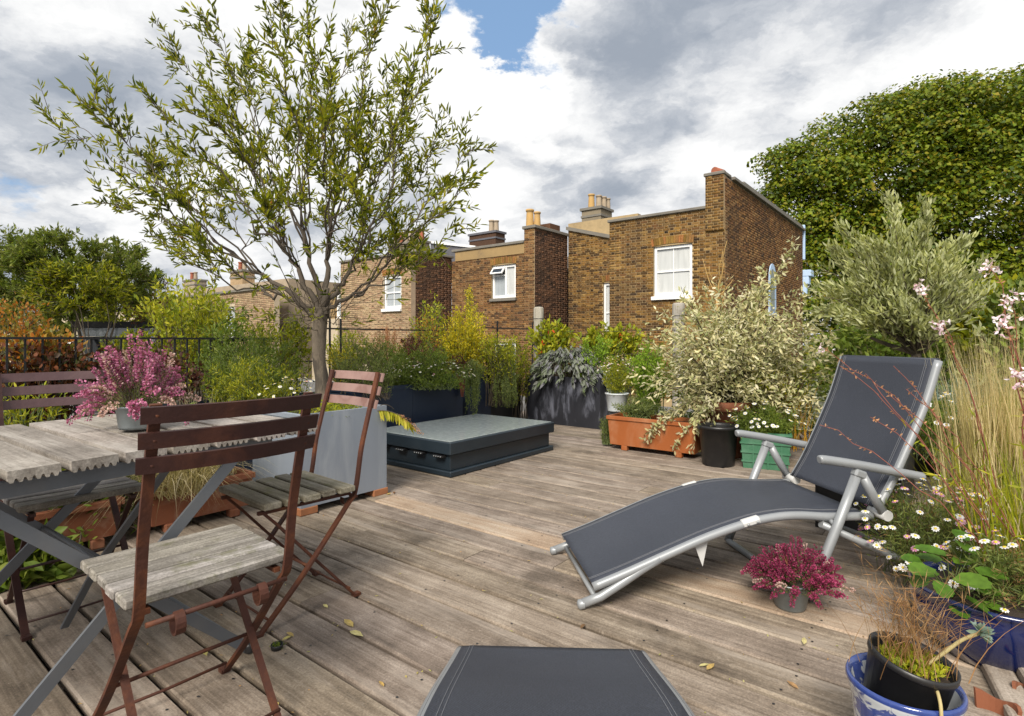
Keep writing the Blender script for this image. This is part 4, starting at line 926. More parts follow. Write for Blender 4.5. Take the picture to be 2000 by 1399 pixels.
t = thing('heather', 'pink flowering heather in the pot on the table', 'heather', hp+[0, 0, .10], 0, 'potted heathers'); heather(t, hp+[0, 0, .066], 72, .225, .20, 'l_heather', .24, .0085, 1.12)
hq = gr(1556, 1198); hq = np.array([hq[0], hq[1]+.05, .0])
t = pot('plant_pot', 'small dented galvanised pot standing on the deck by the lounger', hq, [(.001, .002), (.05, 0), (.056, .008), (.074, .10), (.079, .102), (.079, .108), (.072, .108), (.07, .09)], 'zincpot', soil=(.07, .095))
t = thing('heather', 'magenta heather spreading over its pot beside the lounger leg', 'heather', hq+[0, 0, .09], 0, 'potted heathers'); heather(t, hq+[.015, -.02, .082], 120, .165, .205, 'l_heather2', .06, .0072, .98)
bp = gr(1765, 1335, .26); bp[2] = 0
t = thing('china_pot', 'blue and white china planter with painted flowers and a blue rim', 'pot', bp)
MB().lathe([(q*.87, z) for q, z in [(.001, .004), (.085, .0), (.092, .01), (.108, .12), (.122, .225), (.130, .248), (.1335, .256), (.1335, .264), (.130, .270), (.124, .268), (.119, .255), (.112, .225), (.098, .12), (.08, .015), (.001, .012)]], (0, 0, 0), 48).build('body', M['delft'], t)
tl = Matrix.Rotation(rad(9), 3, 'Y') @ Matrix.Rotation(rad(7), 3, 'X')
np_ = bp+np.array([-.026, .014, .098])
t = pot('nursery_pot', 'black plastic nursery pot tilted inside the blue and white planter', np_, [(.001, .003), (.064, 0), (.066, .006), (.084, .222), (.088, .224), (.088, .238), (.084, .239), (.081, .222), (.079, .18)], 'blackplastic', soil=(.080, .205), tilt=tl)
cp = np_+np.array(tl @ Vector((0, 0, .212)))
t = thing('potted_plant', 'dry brown wispy plant with green moss in the black nursery pot', 'plant', cp)
pp = blades('dry_stem', cp, 120, .20, .0022, 'l_brown', t, .75, .25, .035)
tips = pp[:, -1]; q = np.repeat(pp[:, 3:].reshape(-1, 3), 3, 0); q = q[NR.random(len(q)) < .5]; leaves('dry_twig', q, rnds(len(q))+[0, 0, .3], .035, .0016, M['l_brown'], t)
mo = cp+np.concatenate([NR.normal(size=(900, 2))*.038, NR.random((900, 1))*.02], 1); mo = mo[np.linalg.norm(mo[:, :2]-cp[:2], axis=1) < .062]; leaves('moss', mo, rnds(len(mo))+[0, 0, .8], .016, .007, M['l_lime'], t)
MB().tube(smoothpath([(.0, -.02, .0), (.05, -.03, .045), (.10, -.02, .07), (.155, .0, .075)], 5), [.004]*15+[.0035], 7).build('trailing_stem', M['l_straw'], t)
MB().tube(smoothpath([(.005, -.07, .0), (-.01, -.104, -.02), (-.012, -.112, -.07), (.005, -.106, -.12)], 5), .0035, 7).build('trailing_stem', M['l_straw'], t)
rp = cp+np.array([.16, 0, .078]); q = np.repeat(rp[None], 26, 0); leaves('rosette', q, rnds(26)+[.3, 0, .5], .028, .012, M['l_fescue'], t, six=True)
gp = gr(1960, 1352); gp = np.array([gp[0]+.150, gp[1]+.20, 0])
t = pot('glazed_pot', 'big glossy cobalt blue glazed pot at the right edge', gp, [(q, z*.82) for q, z in [(.001, .004), (.14, 0), (.155, .010), (.20, .08), (.232, .17), (.238, .215), (.230, .25), (.242, .258), (.242, .27), (.228, .272), (.218, .255), (.21, .23)]], 'glaze', soil=(.212, .195), n=48)
# broken terracotta
for lab, x, y, rz, sc in (('broken terracotta shard lying at the bottom right corner', 1965, 1392, .4, 0.62), ('second terracotta pot shard leaning behind the first', 1992, 1352, 1.5, .6)):
    p = gr(x, y); t = thing('pot_shard', lab, 'shard', (p[0], p[1], 0), rz); b = MB(); V = []; n = 9
    for r_ in (.10, .086):
        for i in range(n):
            a = -1.0+2.0*i/(n-1)
            for z in (0, .07+.014*math.sin(i*.9+rz)): V.append(((r_+z*.15)*math.cos(a)*sc-.08, (r_+z*.15)*math.sin(a)*sc, z*sc))
    h = n*2; Fc = [(2*i, 2*i+2, 2*i+3, 2*i+1) for i in range(n-1)]+[(h+2*i+1, h+2*i+3, h+2*i+2, h+2*i) for i in range(n-1)]+[(2*i+1, 2*i+3, h+2*i+3, h+2*i+1) for i in range(n-1)]+[(0, 1, h+1, h), (2*n-2, 2*n-1, h+2*n-1, h+2*n-2)]
    b.add(V, Fc).build('shard', M['terraold'], t)
dp = gr(541, 1268); t = thing('plant_dish', 'tiny black cap with a sprig of moss on the deck by the table foot', 'dish', dp)
MB().lathe([(.001, .001), (.018, 0), (.021, .016), (.019, .018), (.016, .006)], (0, 0, 0), 14).build('dish', M['blackplastic'], t)
q = dp+np.concatenate([NR.normal(size=(50, 2))*.008, NR.uniform(.004, .012, (50, 1))], 1); leaves('moss', q, rnds(50)+[0, 0, .8], .016, .005, M['l_green'], t)
# ================================================================== TREES AND PLANTS
def olive_tree():
    base = df(-3.35, 2.18, .55); base[2] = .55
    t = thing('olive_tree', 'slender olive tree with airy grey-green crown growing in the zinc planter', 'tree', base)
    fork = at(626, 618, base[1]); org = np.array(t.location)
    b = MB(); tr = smoothpath([base-[0, 0, .02], base+[.005, .01, .22], (base+fork)/2+[-.012, 0, .06], fork+[0, 0, .06]], 5)
    b.tube(tr-org, np.interp(np.linspace(0, 1, len(tr)), [0, .15, .6, 1], [.060, .047, .042, .050]), 14)
    limbs = []
    def limb(p0, p1, lift, r0, r1, wob=.012): p = bez(p0, p1, lift, 12, wob); limbs.append((p, r0, r1)); return p
    tips = [(95, 243, .1), (160, 195, -.3), (335, 95, .3), (275, 170, -.45), (415, 75, -.1), (475, 110, .5), (555, 15, .2), (600, 28, -.4), (545, 100, -.7), (690, 35, .5), (745, 25, 0), (850, 30, .15),
            (825, 95, -.4), (810, 200, .45), (930, 290, .1), (905, 370, -.5), (885, 260, .3), (835, 440, .6), (770, 150, .7), (640, 150, -.8), (215, 395, .15), (240, 350, -.5), (290, 460, .3), (330, 285, .7), (420, 230, -.6),
            (480, 300, .75), (560, 260, -.3), (640, 300, .3), (720, 300, -.65), (400, 380, .5), (520, 420, -.75), (700, 420, -.75), (800, 330, .2), (380, 500, -.4), (640, 420, .8), (450, 200, .1), (690, 230, 0), (270, 300, .2), (860, 480, -.3), (740, 480, .5)]
    P = []; D = []; Tw = []
    def twig(p, n, d0=.0):
        k = n; tt = np.sort(d0+(1-d0)*NR.random(k)); q, tg = sample(p, tt); rv = rnds(k); side = unit(rv-tg*(rv*tg).sum(1)[:, None])
        P.append(q); D.append(unit(tg*.75+side*.75+np.array([0, 0, .15])))
        P.append(p[-1:]); D.append(unit(p[-1:]-p[-2:-1]))
    mains = []
    groups = {}
    for (x, y, dy) in tips:                              # a few boughs that carry the limbs
        a = math.atan2(620-y, x-626); groups.setdefault(int((a+.2)/.36), []).append((x, y, dy))
    for gk, lst in groups.items():
        mx = np.mean([at(x, y, base[1]+dy) for x, y, dy in lst], 0); node = fork+(mx-fork)*.36+[0, 0, -.03]+NR.normal(size=3)*.03
        mp = limb(fork+[NR.uniform(-.03, .03), NR.uniform(-.02, .02), NR.uniform(-.02, .04)], node, (0, 0, .05), .012+.0018*len(lst), .0085, .012)
        for (x, y, dy) in lst:
            tip = at(x, y, base[1]+dy); L = np.linalg.norm(tip-node)
            st = mp[NR.integers(7, 12)]; p = limb(st, tip, np.array([0, 0, .05*L])+NR.normal(size=3)*.05*L, .0072, .0016, .018); mains.append((p, L))
    for p, L in mains:
        twig(p[-5:], 26)
        for k in range(int(7+L*5.4)):
            s_ = NR.uniform(.28, .97); q, tg = sample(p, np.array([s_])); l = NR.uniform(.18, .46)*(1.1-.5*s_)
            dv = unit(tg[0]*1.15+rnds(1)[0]*.75+np.array([0, 0, .28])); pp = bez(q[0], q[0]+dv*l, (0, 0, .03), 6, .006); Tw.append(pp); twig(pp, int(6+l*34), .18)
            for _ in range(2):
                if NR.random() < .55:
                    q2, tg2 = sample(pp, np.array([NR.uniform(.25, .8)])); l2 = NR.uniform(.08, .2); e = q2[0]+unit(tg2[0]+rnds(1)[0]*.8+[0, 0, .2])*l2; p3 = bez(q2[0], e, (0, 0, .01), 4); Tw.append(p3); twig(p3, 8, .15)
    for k in range(46):                                 # bare shoots low in the crown
        a = NR.uniform(0, 2*math.pi); e = fork+np.array([math.cos(a)*NR.uniform(.2, .8), math.sin(a)*.5, NR.uniform(-.05, .75)]); pp = bez(fork+NR.normal(size=3)*.04, e, NR.normal(size=3)*.06, 7, .01); Tw.append(pp)
        if NR.random() < .6: twig(pp, 9, .5)
    b.build('trunk', M['bark'], t)
    b = MB()
    for p, r0, r1 in limbs: b.tube(p-org, np.linspace(r0, r1, len(p)), 7)
    b.build('branches', M['twigb'], t)
    stems('twigs', Tw, .0032, .0012, M['twig'], t)
    P = np.concatenate(P); D = np.concatenate(D); n = len(P); print('olive leaves', n)
    leaves('crown', P, D, NR.uniform(.034, .074, n), NR.uniform(.0095, .0175, n), M['l_olive'], t, nobj=300, six=True)
    k = 14; idx = NR.choice(n, k); leaves('yellowed_leaves', P[idx], D[idx], .07, .02, M['l_orange'], t, six=True)
olive_tree()
def plane_tree():
    Y = 31.0; C = at(1905, 430, Y); base = np.array([C[0], Y, -6.0]); t = thing('plane_tree', 'huge dense dark green tree towering behind the right house', 'tree', base); org = base
    b = MB(); b.tube([(0, 0, 0), (.1, 0, 5), (-.1, 0, 9), (0, 0, 13)], [.7, .6, .45, .25], 12)
    ends = [np.array([math.cos(a)*r_, math.sin(a)*r_*.8, z]) for a, r_, z in [(NR.uniform(0, 6.28), NR.uniform(4, 8), NR.uniform(9, 17)) for _ in range(16)]]
    for e in ends: b.tube(bez((0, 0, NR.uniform(4.5, 9)), e, (0, 0, 1.2), 8, .15), np.linspace(.25, .05, 8), 6)
    b.build('trunk', M['bark'], t)
    cl = []
    lob = [(1905, 420, 0, 8.0, 7.6), (1700, 380, 1, 4.6, 5.2), (1600, 400, 0, 3.0, 3.4), (1540, 330, .5, 1.35, 1.5), (1560, 440, 0, 1.9, 3.6), (1790, 278, 0, 4.2, 2.9), (1940, 262, 0, 5.0, 3.0), (1575, 345, 0, 2.0, 2.0), (1990, 420, -1, 6.0, 7.0), (1700, 560, -1, 4.6, 4.5), (1620, 600, -1, 2.5, 4), (2150, 480, 0, 7.5, 7.2), (1690, 660, -2, 4, 3), (1800, 640, -2, 5, 4)]
    P = []; D = []; Nn = []; 
    for (x, y, dy, rx, rz) in lob:
        c = at(x, y, Y+dy)
        for bi, d in enumerate(rnds(int(14+7.2*rx*rz))):
            if d[1] > .45: continue
            r_ = NR.uniform(.7, 1.5)*min(1, .55+rx*.12); cc = c+np.array([rx, rx*.8, rz])*d*(NR.uniform(.72, .98) if bi % 3 else NR.uniform(.40, .70)); ax = unit(d*.7+np.array([0, -.25, .75])); k = int(200*r_*r_)
            o = rnds(k); o = o[(o @ ax) > NR.uniform(-.45, .25, k)]; k = len(o); rad_ = NR.uniform(.55, 1.0, (k, 1))**.6*(1+.22*np.sin(o[:, :1]*9+cc[0])*np.cos(o[:, 2:]*8+cc[2])); P.append(cc+o*r_*rad_*np.array([1.1, 1.1, .72]))
            nn = unit(o*.6+np.array([0, -.15, .8])+rnds(k)*.55); Nn.append(nn); D.append(unit(np.cross(nn, rnds(k))-np.array([0, 0, .45])))
    P = np.concatenate(P); D = np.concatenate(D); Nn = np.concatenate(Nn); n = len(P); print('plane leaves', n)
    leaves('crown', P, D, NR.uniform(.12, .27, n), NR.uniform(.10, .23, n), M['l_plane'], t, Nn)
plane_tree()
def clumps(name, label, cat, x0, x1, y0, y1, Y, ry, basez, nc, cr, k, L, Wd, m, stem_m='bark', bx=None, nb=9, sr=.035):
    p0 = at(x0, y1, Y); p1 = at(x1, y0, Y); C = (p0+p1)/2; Rr = np.array([(p1-p0)[0]/2, ry, (p1-p0)[2]/2])
    base = np.array([C[0] if bx is None else (bx-1000)/F*Y, Y, basez]); t = thing(name, label, cat, base)
    P = []; D = []; paths = []
    for d in rnds(nc):
        cc = C+Rr*d*NR.random()**.28*.95; r_ = cr*NR.uniform(.6, 1.3); dd = unit(d*.7+np.array([0, 0, .55]))
        for _ in range(5):
            sp = unit(dd+rnds(1)[0]*.75); e = cc+sp*r_; b0 = cc-sp*r_*.4; q, tg = sample(bez(b0, e, (0, 0, .02), 5), NR.random(k)); P.append(q+NR.normal(size=(k, 3))*r_*.05); D.append(unit(tg*.7+rnds(k)*.75)); paths.append(bez(b0, e, (0, 0, .02), 4))
    for i in range(nb):
        e = C+Rr*rnds(1)[0]*.7; paths.append(bez(base+NR.normal(size=3)*[.04, .04, 0], e, (0, 0, .15), 8, .02))
    stems('branches', paths, [.004]*(len(paths)-nb)+[sr]*nb, .0025, M[stem_m], t, 4); P = np.concatenate(P); n = len(P)
    leaves('crown', P, np.concatenate(D), NR.uniform(.7, 1.2, n)*L, NR.uniform(.75, 1.2, n)*Wd, M[m], t)
    return t
def garden():
    # ---- left background
    clumps('distant_tree', 'low mass of far green trees along the left skyline', 'tree', -60, 130, 590, 690, 17.0, 1.2, -6.0, 60, .5, 26, .16, .07, 'l_green2', sr=.08)
    clumps('distant_tree', 'far olive-green tree between the shelter and the pale houses', 'tree', 150, 420, 585, 690, 15.0, 1.2, -6.0, 70, .45, 26, .15, .06, 'l_olive', sr=.08)
    clumps('evergreen_tree', 'round bushy evergreen tree beyond the left railing', 'tree', -25, 290, 462, 618, 8.6, 1.0, -.12, 210, .22, 24, .085, .026, 'l_green2', bx=165)
    clumps('olive_bush', 'lighter olive bush in front of the round evergreen tree', 'bush', 70, 255, 520, 625, 8.0, .5, -.12, 70, .2, 20, .08, .022, 'l_olive', bx=205, nb=6, sr=.02)
    pxbush('rusty_shrub', 'autumn orange shrub at the far left edge beyond the railing', 'shrub', -30, 85, 575, 680, 6.3, .4, -.12, 46, 42, .05, .025, 'l_orange', 'twig', .3, .09)
    pxbush('shrub', 'yellow-green shrub right of the shelter behind the railing', 'shrub', 275, 470, 545, 665, 6.4, .5, -.12, 60, 44, .07, .028, 'l_lime', 'twig', .35, .12, shell=(.5, 1.1))
    pxbush('shrub', 'dark green shrub behind the yellow-green one near the far houses', 'shrub', 330, 480, 575, 670, 7.6, .5, -.12, 50, 50, .07, .03, 'l_green', 'twig', .3, .12)
    pxbush('purple_shrub', 'thin purple-tinged twiggy shrub between the evergreen and the houses', 'shrub', 255, 350, 520, 640, 9.2, .5, -.12, 40, 26, .07, .02, 'l_copper', 'twig', .5, .14)
    pxbush('copper_hedge', 'coppery brown hedge growing through the left railing', 'hedge', -60, 185, 655, 770, 4.05, .28, 0, 70, 44, .042, .03, 'l_copper', 'twig', .2, .07, six=True)
    pxbush('copper_hedge', 'dark red-leaved hedge behind the table heather', 'hedge', 150, 400, 668, 800, 4.25, .28, 0, 84, 40, .04, .028, 'l_darkred', 'twig', .15, .07)
    pxbush('ground_cover', 'lime green seedlings below the left railing', 'plant', -20, 120, 745, 830, 3.5, .2, 0, 40, 20, .05, .012, 'l_lime', 'stemgreen', .1, .05)
    pxbush('herb_bush', 'tall feathery green herb bush left of the olive trunk', 'bush', 375, 600, 635, 800, 4.55, .30, .5, 150, 62, .030, .0065, 'l_green', 'stemgreen', .12, .035, sr=.003, spread=.4, lift=.1)
    t = pxbush('herb_bush', 'yellow-green herb clump in front of the tall herb bush', 'bush', 395, 595, 690, 800, 4.3, .24, .5, 90, 50, .03, .007, 'l_lime', 'stemgreen', .15, .03, sr=.003, spread=.4, lift=.1)
    c = at(570, 775, 4.2); daisies(t, c, (.24, .14, .16), 40, .0135, .05)
    # ---- behind the rooflight
    t = pxbush('trailing_herbs', 'trailing green herbs with tiny daisies along the navy trough', 'plant', 722, 918, 668, 785, 5.62, .28, .57, 190, 60, .03, .008, 'l_green', 'stemgreen', .12, .035, sr=.003, spread=.45, lift=.1)
    daisies(t, at(830, 735, 5.6), (.50, .18, .17), 150, .0105, .05)
    pxbush('rosemary_bush', 'dense dark green rosemary between the pink chair and the olive trunk', 'bush', 640, 790, 650, 770, 5.1, .25, .52, 90, 62, .03, .006, 'l_rosem', 'twig', .15, .03, sr=.003, spread=.4, lift=.12)
    pxbush('yellow_tuft', 'small yellow-orange tuft right of the olive trunk', 'plant', 635, 690, 675, 725, 5.5, .12, .5, 30, 30, .03, .009, 'l_yellow', 'stemgreen', .3, .03)
    pxbush('goldenrod', 'tall yellow goldenrod in front of the middle house', 'plant', 862, 958, 592, 735, 6.55, .24, .4, 90, 80, .034, .014, 'l_yellow', 'stemgreen', .3, .055, sr=.004, spread=.35, lift=.05)
    pxbush('goldenrod', 'slim yellow spire rising above the goldenrod', 'plant', 908, 932, 555, 640, 7.1, .08, .4, 14, 52, .028, .012, 'l_yellow', 'stemgreen', .5, .04, lift=.05)
    pxbush('climber', 'yellow-green climber against the ivy wall', 'plant', 800, 880, 575, 680, 7.6, .2, .0, 34, 34, .05, .02, 'l_lime', 'stemgreen', .45, .08, lift=.1)
    pxbush('mixed_shrub', 'olive green tangle behind the trailing herbs', 'shrub', 770, 900, 640, 730, 6.6, .25, .3, 60, 46, .04, .013, 'l_olive', 'twig', .2, .05, spread=.4)
    pxbush('mixed_shrub', 'green tangle right of the goldenrod before the lower window', 'shrub', 925, 1010, 655, 750, 6.7, .22, .3, 60, 44, .04, .012, 'l_green', 'twig', .2, .05, spread=.4)
    pxbush('sedum', 'dark maroon sedum above the navy trough', 'plant', 775, 860, 655, 715, 6.15, .16, .4, 44, 36, .03, .018, 'l_darkred', 'stemred', .4, .035, spread=.4)
    pxbush('sedum', 'dark maroon clump below the goldenrod', 'plant', 880, 925, 690, 730, 6.0, .12, .45, 24, 34, .03, .018, 'l_darkred', 'stemred', .4, .03)
    pxbush('plume_grass', 'pinkish brown feathery plumes behind the railing panel', 'grass', 722, 790, 635, 690, 6.3, .12, .4, 46, 44, .022, .004, 'l_plume', 'l_plume', .55, .025, spread=.3)
    for lab, x0, x1, Yv, n in (('curtain of trailing rosemary hanging left of the narrow navy planter', 907, 938, 5.72, 34), ('curtain of trailing rosemary hanging right of the narrow navy planter', 965, 1008, 6.35, 46)):
        top = at((x0+x1)/2, 738, Yv); t = thing('trailing_rosemary', lab, 'plant', top, 0, 'trailing rosemary'); paths = []; P = []; D = []
        for i in range(n):
            x = NR.uniform(x0, x1); a = at(x, NR.uniform(722, 748), Yv+.12); e = at(x+NR.uniform(-5, 5), NR.uniform(770, 812), Yv+NR.uniform(-.05, .03)); e[2] = max(e[2], .30)
            p = bez(a, e, (NR.uniform(-.02, .02), -.07, .09), 8, .006); paths.append(p); q, tg = sample(p, NR.random(64)); P.append(q); D.append(unit(rnds(64)*.9+tg*.7))
        stems('stem', paths, .0025, .0012, M['stemgreen'], t); P = np.concatenate(P); leaves('foliage', P, np.concatenate(D), NR.uniform(.018, .03, len(P)), .005, M['l_rosem'], t)
        pxbush('x', '', '', x0-8, x1+8, 700, 748, Yv+.15, .12, .57, 40, 46, .03, .006, 'l_rosem', 'stemgreen', .1, .03, root=t, spread=.4)
    for (lab, x0, x1, y0, y1, Yv, bz, n, k, L, Wd, mm, ot) in (
        ('lime green tangle right of the olive trunk above the rosemary', 632, 725, 640, 730, 6.2, .3, 60, 46, .04, .014, 'l_lime', .2),
        ('fine green shrub at the left end of the navy trough', 690, 790, 660, 750, 5.75, .5, 70, 56, .03, .009, 'l_green', .15),
        ('russet seedheads between the railing and the goldenrod', 785, 880, 618, 700, 6.9, .2, 50, 40, .03, .012, 'l_orange', .35),
        ('yellow-green shoots under the open casement window', 935, 1012, 640, 730, 6.5, .3, 50, 46, .035, .013, 'l_lime', .25),
        ('sparse olive-green stems left of the left timber post', 985, 1042, 655, 745, 7.2, 0, 40, 40, .045, .014, 'l_olive', .25),
        ('leafy green filler above the right end of the sage trough', 1120, 1210, 650, 740, 6.9, .1, 56, 46, .04, .016, 'l_bright', .25),
        ('warm green bush behind the herb bush touching the olive trunk', 470, 625, 600, 720, 5.4, 0, 70, 46, .05, .016, 'l_olive', .25),
        ('mid green bush filling the railing behind the table', 380, 500, 625, 740, 5.0, 0, 70, 50, .045, .016, 'l_green', .2),
        ('olive-brown bush behind the left railing panel', 190, 330, 640, 740, 5.2, 0, 60, 44, .05, .02, 'l_olive', .2),
        ('bronze leaves crowding the railing top at far left', 20, 150, 640, 700, 4.1, .2, 40, 34, .045, .028, 'l_orange', .3)):
        pxbush('border_shrub', lab, 'shrub', x0, x1, y0, y1, Yv, .22, bz, n, k, L, Wd, mm, 'twig', ot, .05, spread=.4, sr=.004)
    # ---- sage trough
    c = df(-3.85, 6.1, .58); t = thing('sage', 'purple-grey sage mound drooping over the stained black trough', 'plant', c); paths = []; P = []; D = []
    for i in range(230):
        a = NR.uniform(0, 6.28); s_ = NR.random()**.5; ex, ey = math.cos(a)*s_, math.sin(a)*s_
        tip = c+df(ex*.62, ey*.36-.05*s_)+np.array([0, 0, .36*(1-s_**2.4)-.13*s_**6+NR.uniform(-.03, .05)]); p = bez(c+df(ex*.30, ey*.15), tip, (0, 0, .16), 8, .01); paths.append(p)
        q, tg = sample(p, 1-.45*NR.random(11)**1.4); P.append(q+rnds(11)*.02); D.append(unit(tg*.35+rnds(11)*.4+np.array([-.02, -.45, -.75])+np.append((q-c)[:, :2]*1.2, np.zeros((11, 1)), 1)))
    stems('stem', paths, .003, .0015, M['twig'], t); P = np.concatenate(P); n = len(P); leaves('foliage', P, np.concatenate(D), NR.uniform(.08, .14, n), NR.uniform(.022, .036, n), M['l_sage'], t, nobj=200, six=True)
    # ---- vines by the posts
    for lab, x0, x1, y0, y1, Yv, n in (('red-flowered trumpet vine around the left timber post', 1030, 1120, 625, 705, 7.5, 44), ('red-flowered vine trained along the wire below the slim white window', 1130, 1255, 632, 700, 7.3, 56)):
        pxbush('trumpet_vine', lab, 'vine', x0, x1, y0, y1, Yv, .15, -.1, n, 28, .075, .036, 'l_lime', 'twig', .45, .07, six=True, flowers=(12, 'l_redfl', .07, .035), spread=.4)
    pxbush('mixed_shrub', 'green undergrowth behind the sage and below the vine', 'shrub', 1095, 1290, 660, 760, 7.25, .3, -.1, 110, 44, .04, .016, 'l_green', 'twig', .15, .06, spread=.45, flowers=(26, 'l_plume', .02, .012))
    # ---- round the orange window box
    pxbush('mixed_shrub', 'shaded green growth behind the variegated shrub and terracotta pot', 'shrub', 1270, 1640, 690, 870, 6.1, .25, 0, 130, 50, .05, .02, 'l_green', 'twig', .1, .07, spread=.5)
    pxbush('fern_shrub', 'bright green ferny shrub left of the variegated shrub', 'shrub', 1225, 1315, 660, 790, 5.75, .25, .2, 70, 58, .042, .012, 'l_bright', 'stemgreen', .25, .05, sr=.004, spread=.3)
    t = pxbush('fleabane', 'pale fleabane tuft in the white enamel pot', 'plant', 1172, 1238, 690, 782, 5.72, .15, ep[2]+.15, 60, 46, .03, .006, 'l_lime', 'stemgreen', .15, .03, sr=.002, spread=.3)
    daisies(t, at(1205, 722, 5.66), (.19, .14, .15), 110, .0085, .4, .05)
    c = df(-2.4, 5.0, .3); t = thing('box_herbs', 'feathery green herbs at the left end of the orange window box', 'plant', c)
    bush('x', '', '', c, c+[.02, 0, .10], (.26, .14, .12), 60, 40, .03, .005, 'l_rosem', 'stemgreen', .1, .03, root=t, spread=.3)
    c2 = df(-2.72, 4.98, .02); t = thing('grass_tuft', 'green feathery tuft on the deck left of the orange window box', 'plant', c2); bush('x', '', '', c2, c2+[0, 0, .14], (.09, .09, .15), 40, 44, .028, .004, 'l_rosem', 'stemgreen', .05, .02, root=t, spread=.3)
    c = tp+np.array([.03, .05, .46]); C = at(1432, 690, 5.1)
    t = bush('variegated_shrub', 'large cream variegated shrub arching over the orange window box', 'shrub', c, C+[.0, 0, -.04], (.84, .6, .64), 200, 60, .052, .018, 'l_varieg', 'twig', .30, .12, .05, .3, 300, True, .26, (.40, 1.22), .006, spread=.06, lower=-.9)
    for (x, y, dy) in ((1540, 500, .1), (1585, 575, .2), (1490, 520, 0), (1330, 560, -.1), (1600, 640, .1), (1555, 470, .25)):
        tip = at(x, y, 5.1+dy); p = bez(c, tip, (0, 0, .2), 10, .02); q, tg = sample(p, .4+.6*NR.random(90)); stems('bough', [p], .009, .002, M['twig'], t, 5)
        leaves('foliage', q+rnds(90)*.07*NR.random((90, 1)), tg*.4+rnds(90), .058, .022, M['l_varieg'], t, six=True)
    for k in range(16):                                  # shoots trailing over the box
        e = df(NR.uniform(-2.25, -1.70), 4.80, NR.uniform(.06, .36)); p = bez(c+[-.1, -.1, .1], e, (0, -.05, .16), 9, .01); q, tg = sample(p, .45+.55*NR.random(34)); stems('trailing_shoot', [p], .003, .0015, M['twig'], t)
        leaves('foliage', q+rnds(34)*.025, tg*.4+rnds(34)+[0, 0, -.35], .05, .02, M['l_varieg'], t, six=True)
    sp = at(1398, 640, 7.4); t = thing('sapling', 'bare golden forked sapling against the right house wall', 'sapling', (sp[0], sp[1], -.12)); b = MB(); o = np.array(t.location); root = o+[0, 0, 0.0]; k0 = at(1400, 580, 7.4)
    b.tube(bez(root, k0, (.02, 0, 0), 8)-o, np.linspace(.022, .014, 8), 6)
    for x, y in ((1372, 505), (1385, 520), (1412, 490), (1432, 545), (1420, 470), (1365, 545)): b.tube(bez(k0, at(x, y, 7.4+NR.uniform(-.2, .2)), (0, 0, -.05), 8, .012)-o, np.linspace(.010, .003, 8), 5)
    b.build('branches', M['twigpale'], t)
    cp_ = gr(1512, 920); cr = np.array([cp_[0], cp_[1]+.16, .26]); t = thing('daisies', 'white daisies filling the pale green crate', 'flowers', cr)
    bush('x', '', '', cr, cr+[.0, 0, .10], (.30, .22, .16), 110, 46, .035, .007, 'l_green', 'stemgreen', .1, .03, root=t, spread=.3, sr=.002); daisies(t, cr+[0, 0, .11], (.31, .23, .16), 64, .0165, .04)
    t = thing('amber_grass', 'amber upright stems behind the green crate', 'grass', at(1540, 830, 4.95)*[1, 1, 0]); blades('blade', np.array(t.location)+[0, 0, .1], 90, .62, .006, 'l_amber', t, .35, .1, .09)
    bush('x', '', '', np.array(t.location)+[-.1, .05, .1], at(1520, 735, 5.0), (.36, .25, .26), 60, 40, .035, .011, 'l_olive', 'twig', .2, .05, root=t, spread=.3)
    # ---- behind the lounger and to the right
    c = df(.02, 4.15); 
    planter('planter_trough', 'black planter trough behind the raised back of the lounger', -.62, -.22, 3.55, 4.75, .36, 'blackplastic')
    c = at(1845, 850, 3.55); t = thing('daisies', 'low green daisies in the black trough behind the lounger', 'flowers', [c[0], c[1], .3])
    bush('x', '', '', np.array(t.location), at(1840, 822, 3.6), (.30, .3, .16), 120, 44, .03, .008, 'l_green', 'stemgreen', .1, .03, root=t, spread=.4, sr=.002); daisies(t, at(1840, 815, 3.55), (.30, .28, .16), 60, .0165, .06)
    c = at(1868, 790, 4.1); t = thing('blue_fescue', 'spiky blue-green fescue tussock behind the lounger head', 'grass', [c[0], c[1], .1]); blades('blade', np.array(t.location)+[0, 0, .12], 620, .66, .006, 'l_fescue', t, 1.05, .35, .09)
    ob = at(1785, 760, 4.5); ob[2] = 0; t = thing('olive_shrub', 'silvery olive shrub with upright shoots behind the lounger', 'shrub', ob)
    pot('x', 'dark pot hidden under the silvery olive shrub', ob, [(.001, .003), (.17, 0), (.21, .34), (.22, .345), (.22, .36), (.2, .36), (.19, .3)], 'blackplastic', soil=(.19, .32)).name = 'flower_pot'
    k0 = at(1790, 690, 4.5); b = MB(); o = ob; b.tube(bez(ob+[0, 0, .3], k0, (0, 0, 0), 6)-o, np.linspace(.045, .035, 6), 9)
    for x, y in ((1740, 640), (1830, 640), (1880, 610), (1700, 660)): b.tube(bez(k0, at(x, y, 4.5+NR.uniform(-.2, .2)), (0, 0, -.02), 8)-o, np.linspace(.026, .012, 8), 7)
    b.build('trunk', M['bark'], t)
    bush('x', '', '', k0, at(1755, 575, 4.5), (.66, .5, .47), 105, 62, .060, .016, 'l_oliveg', 'twig', .25, .09, .75, root=t, six=True, lift=.15, sr=.007, lower=-.7, nobj=0)
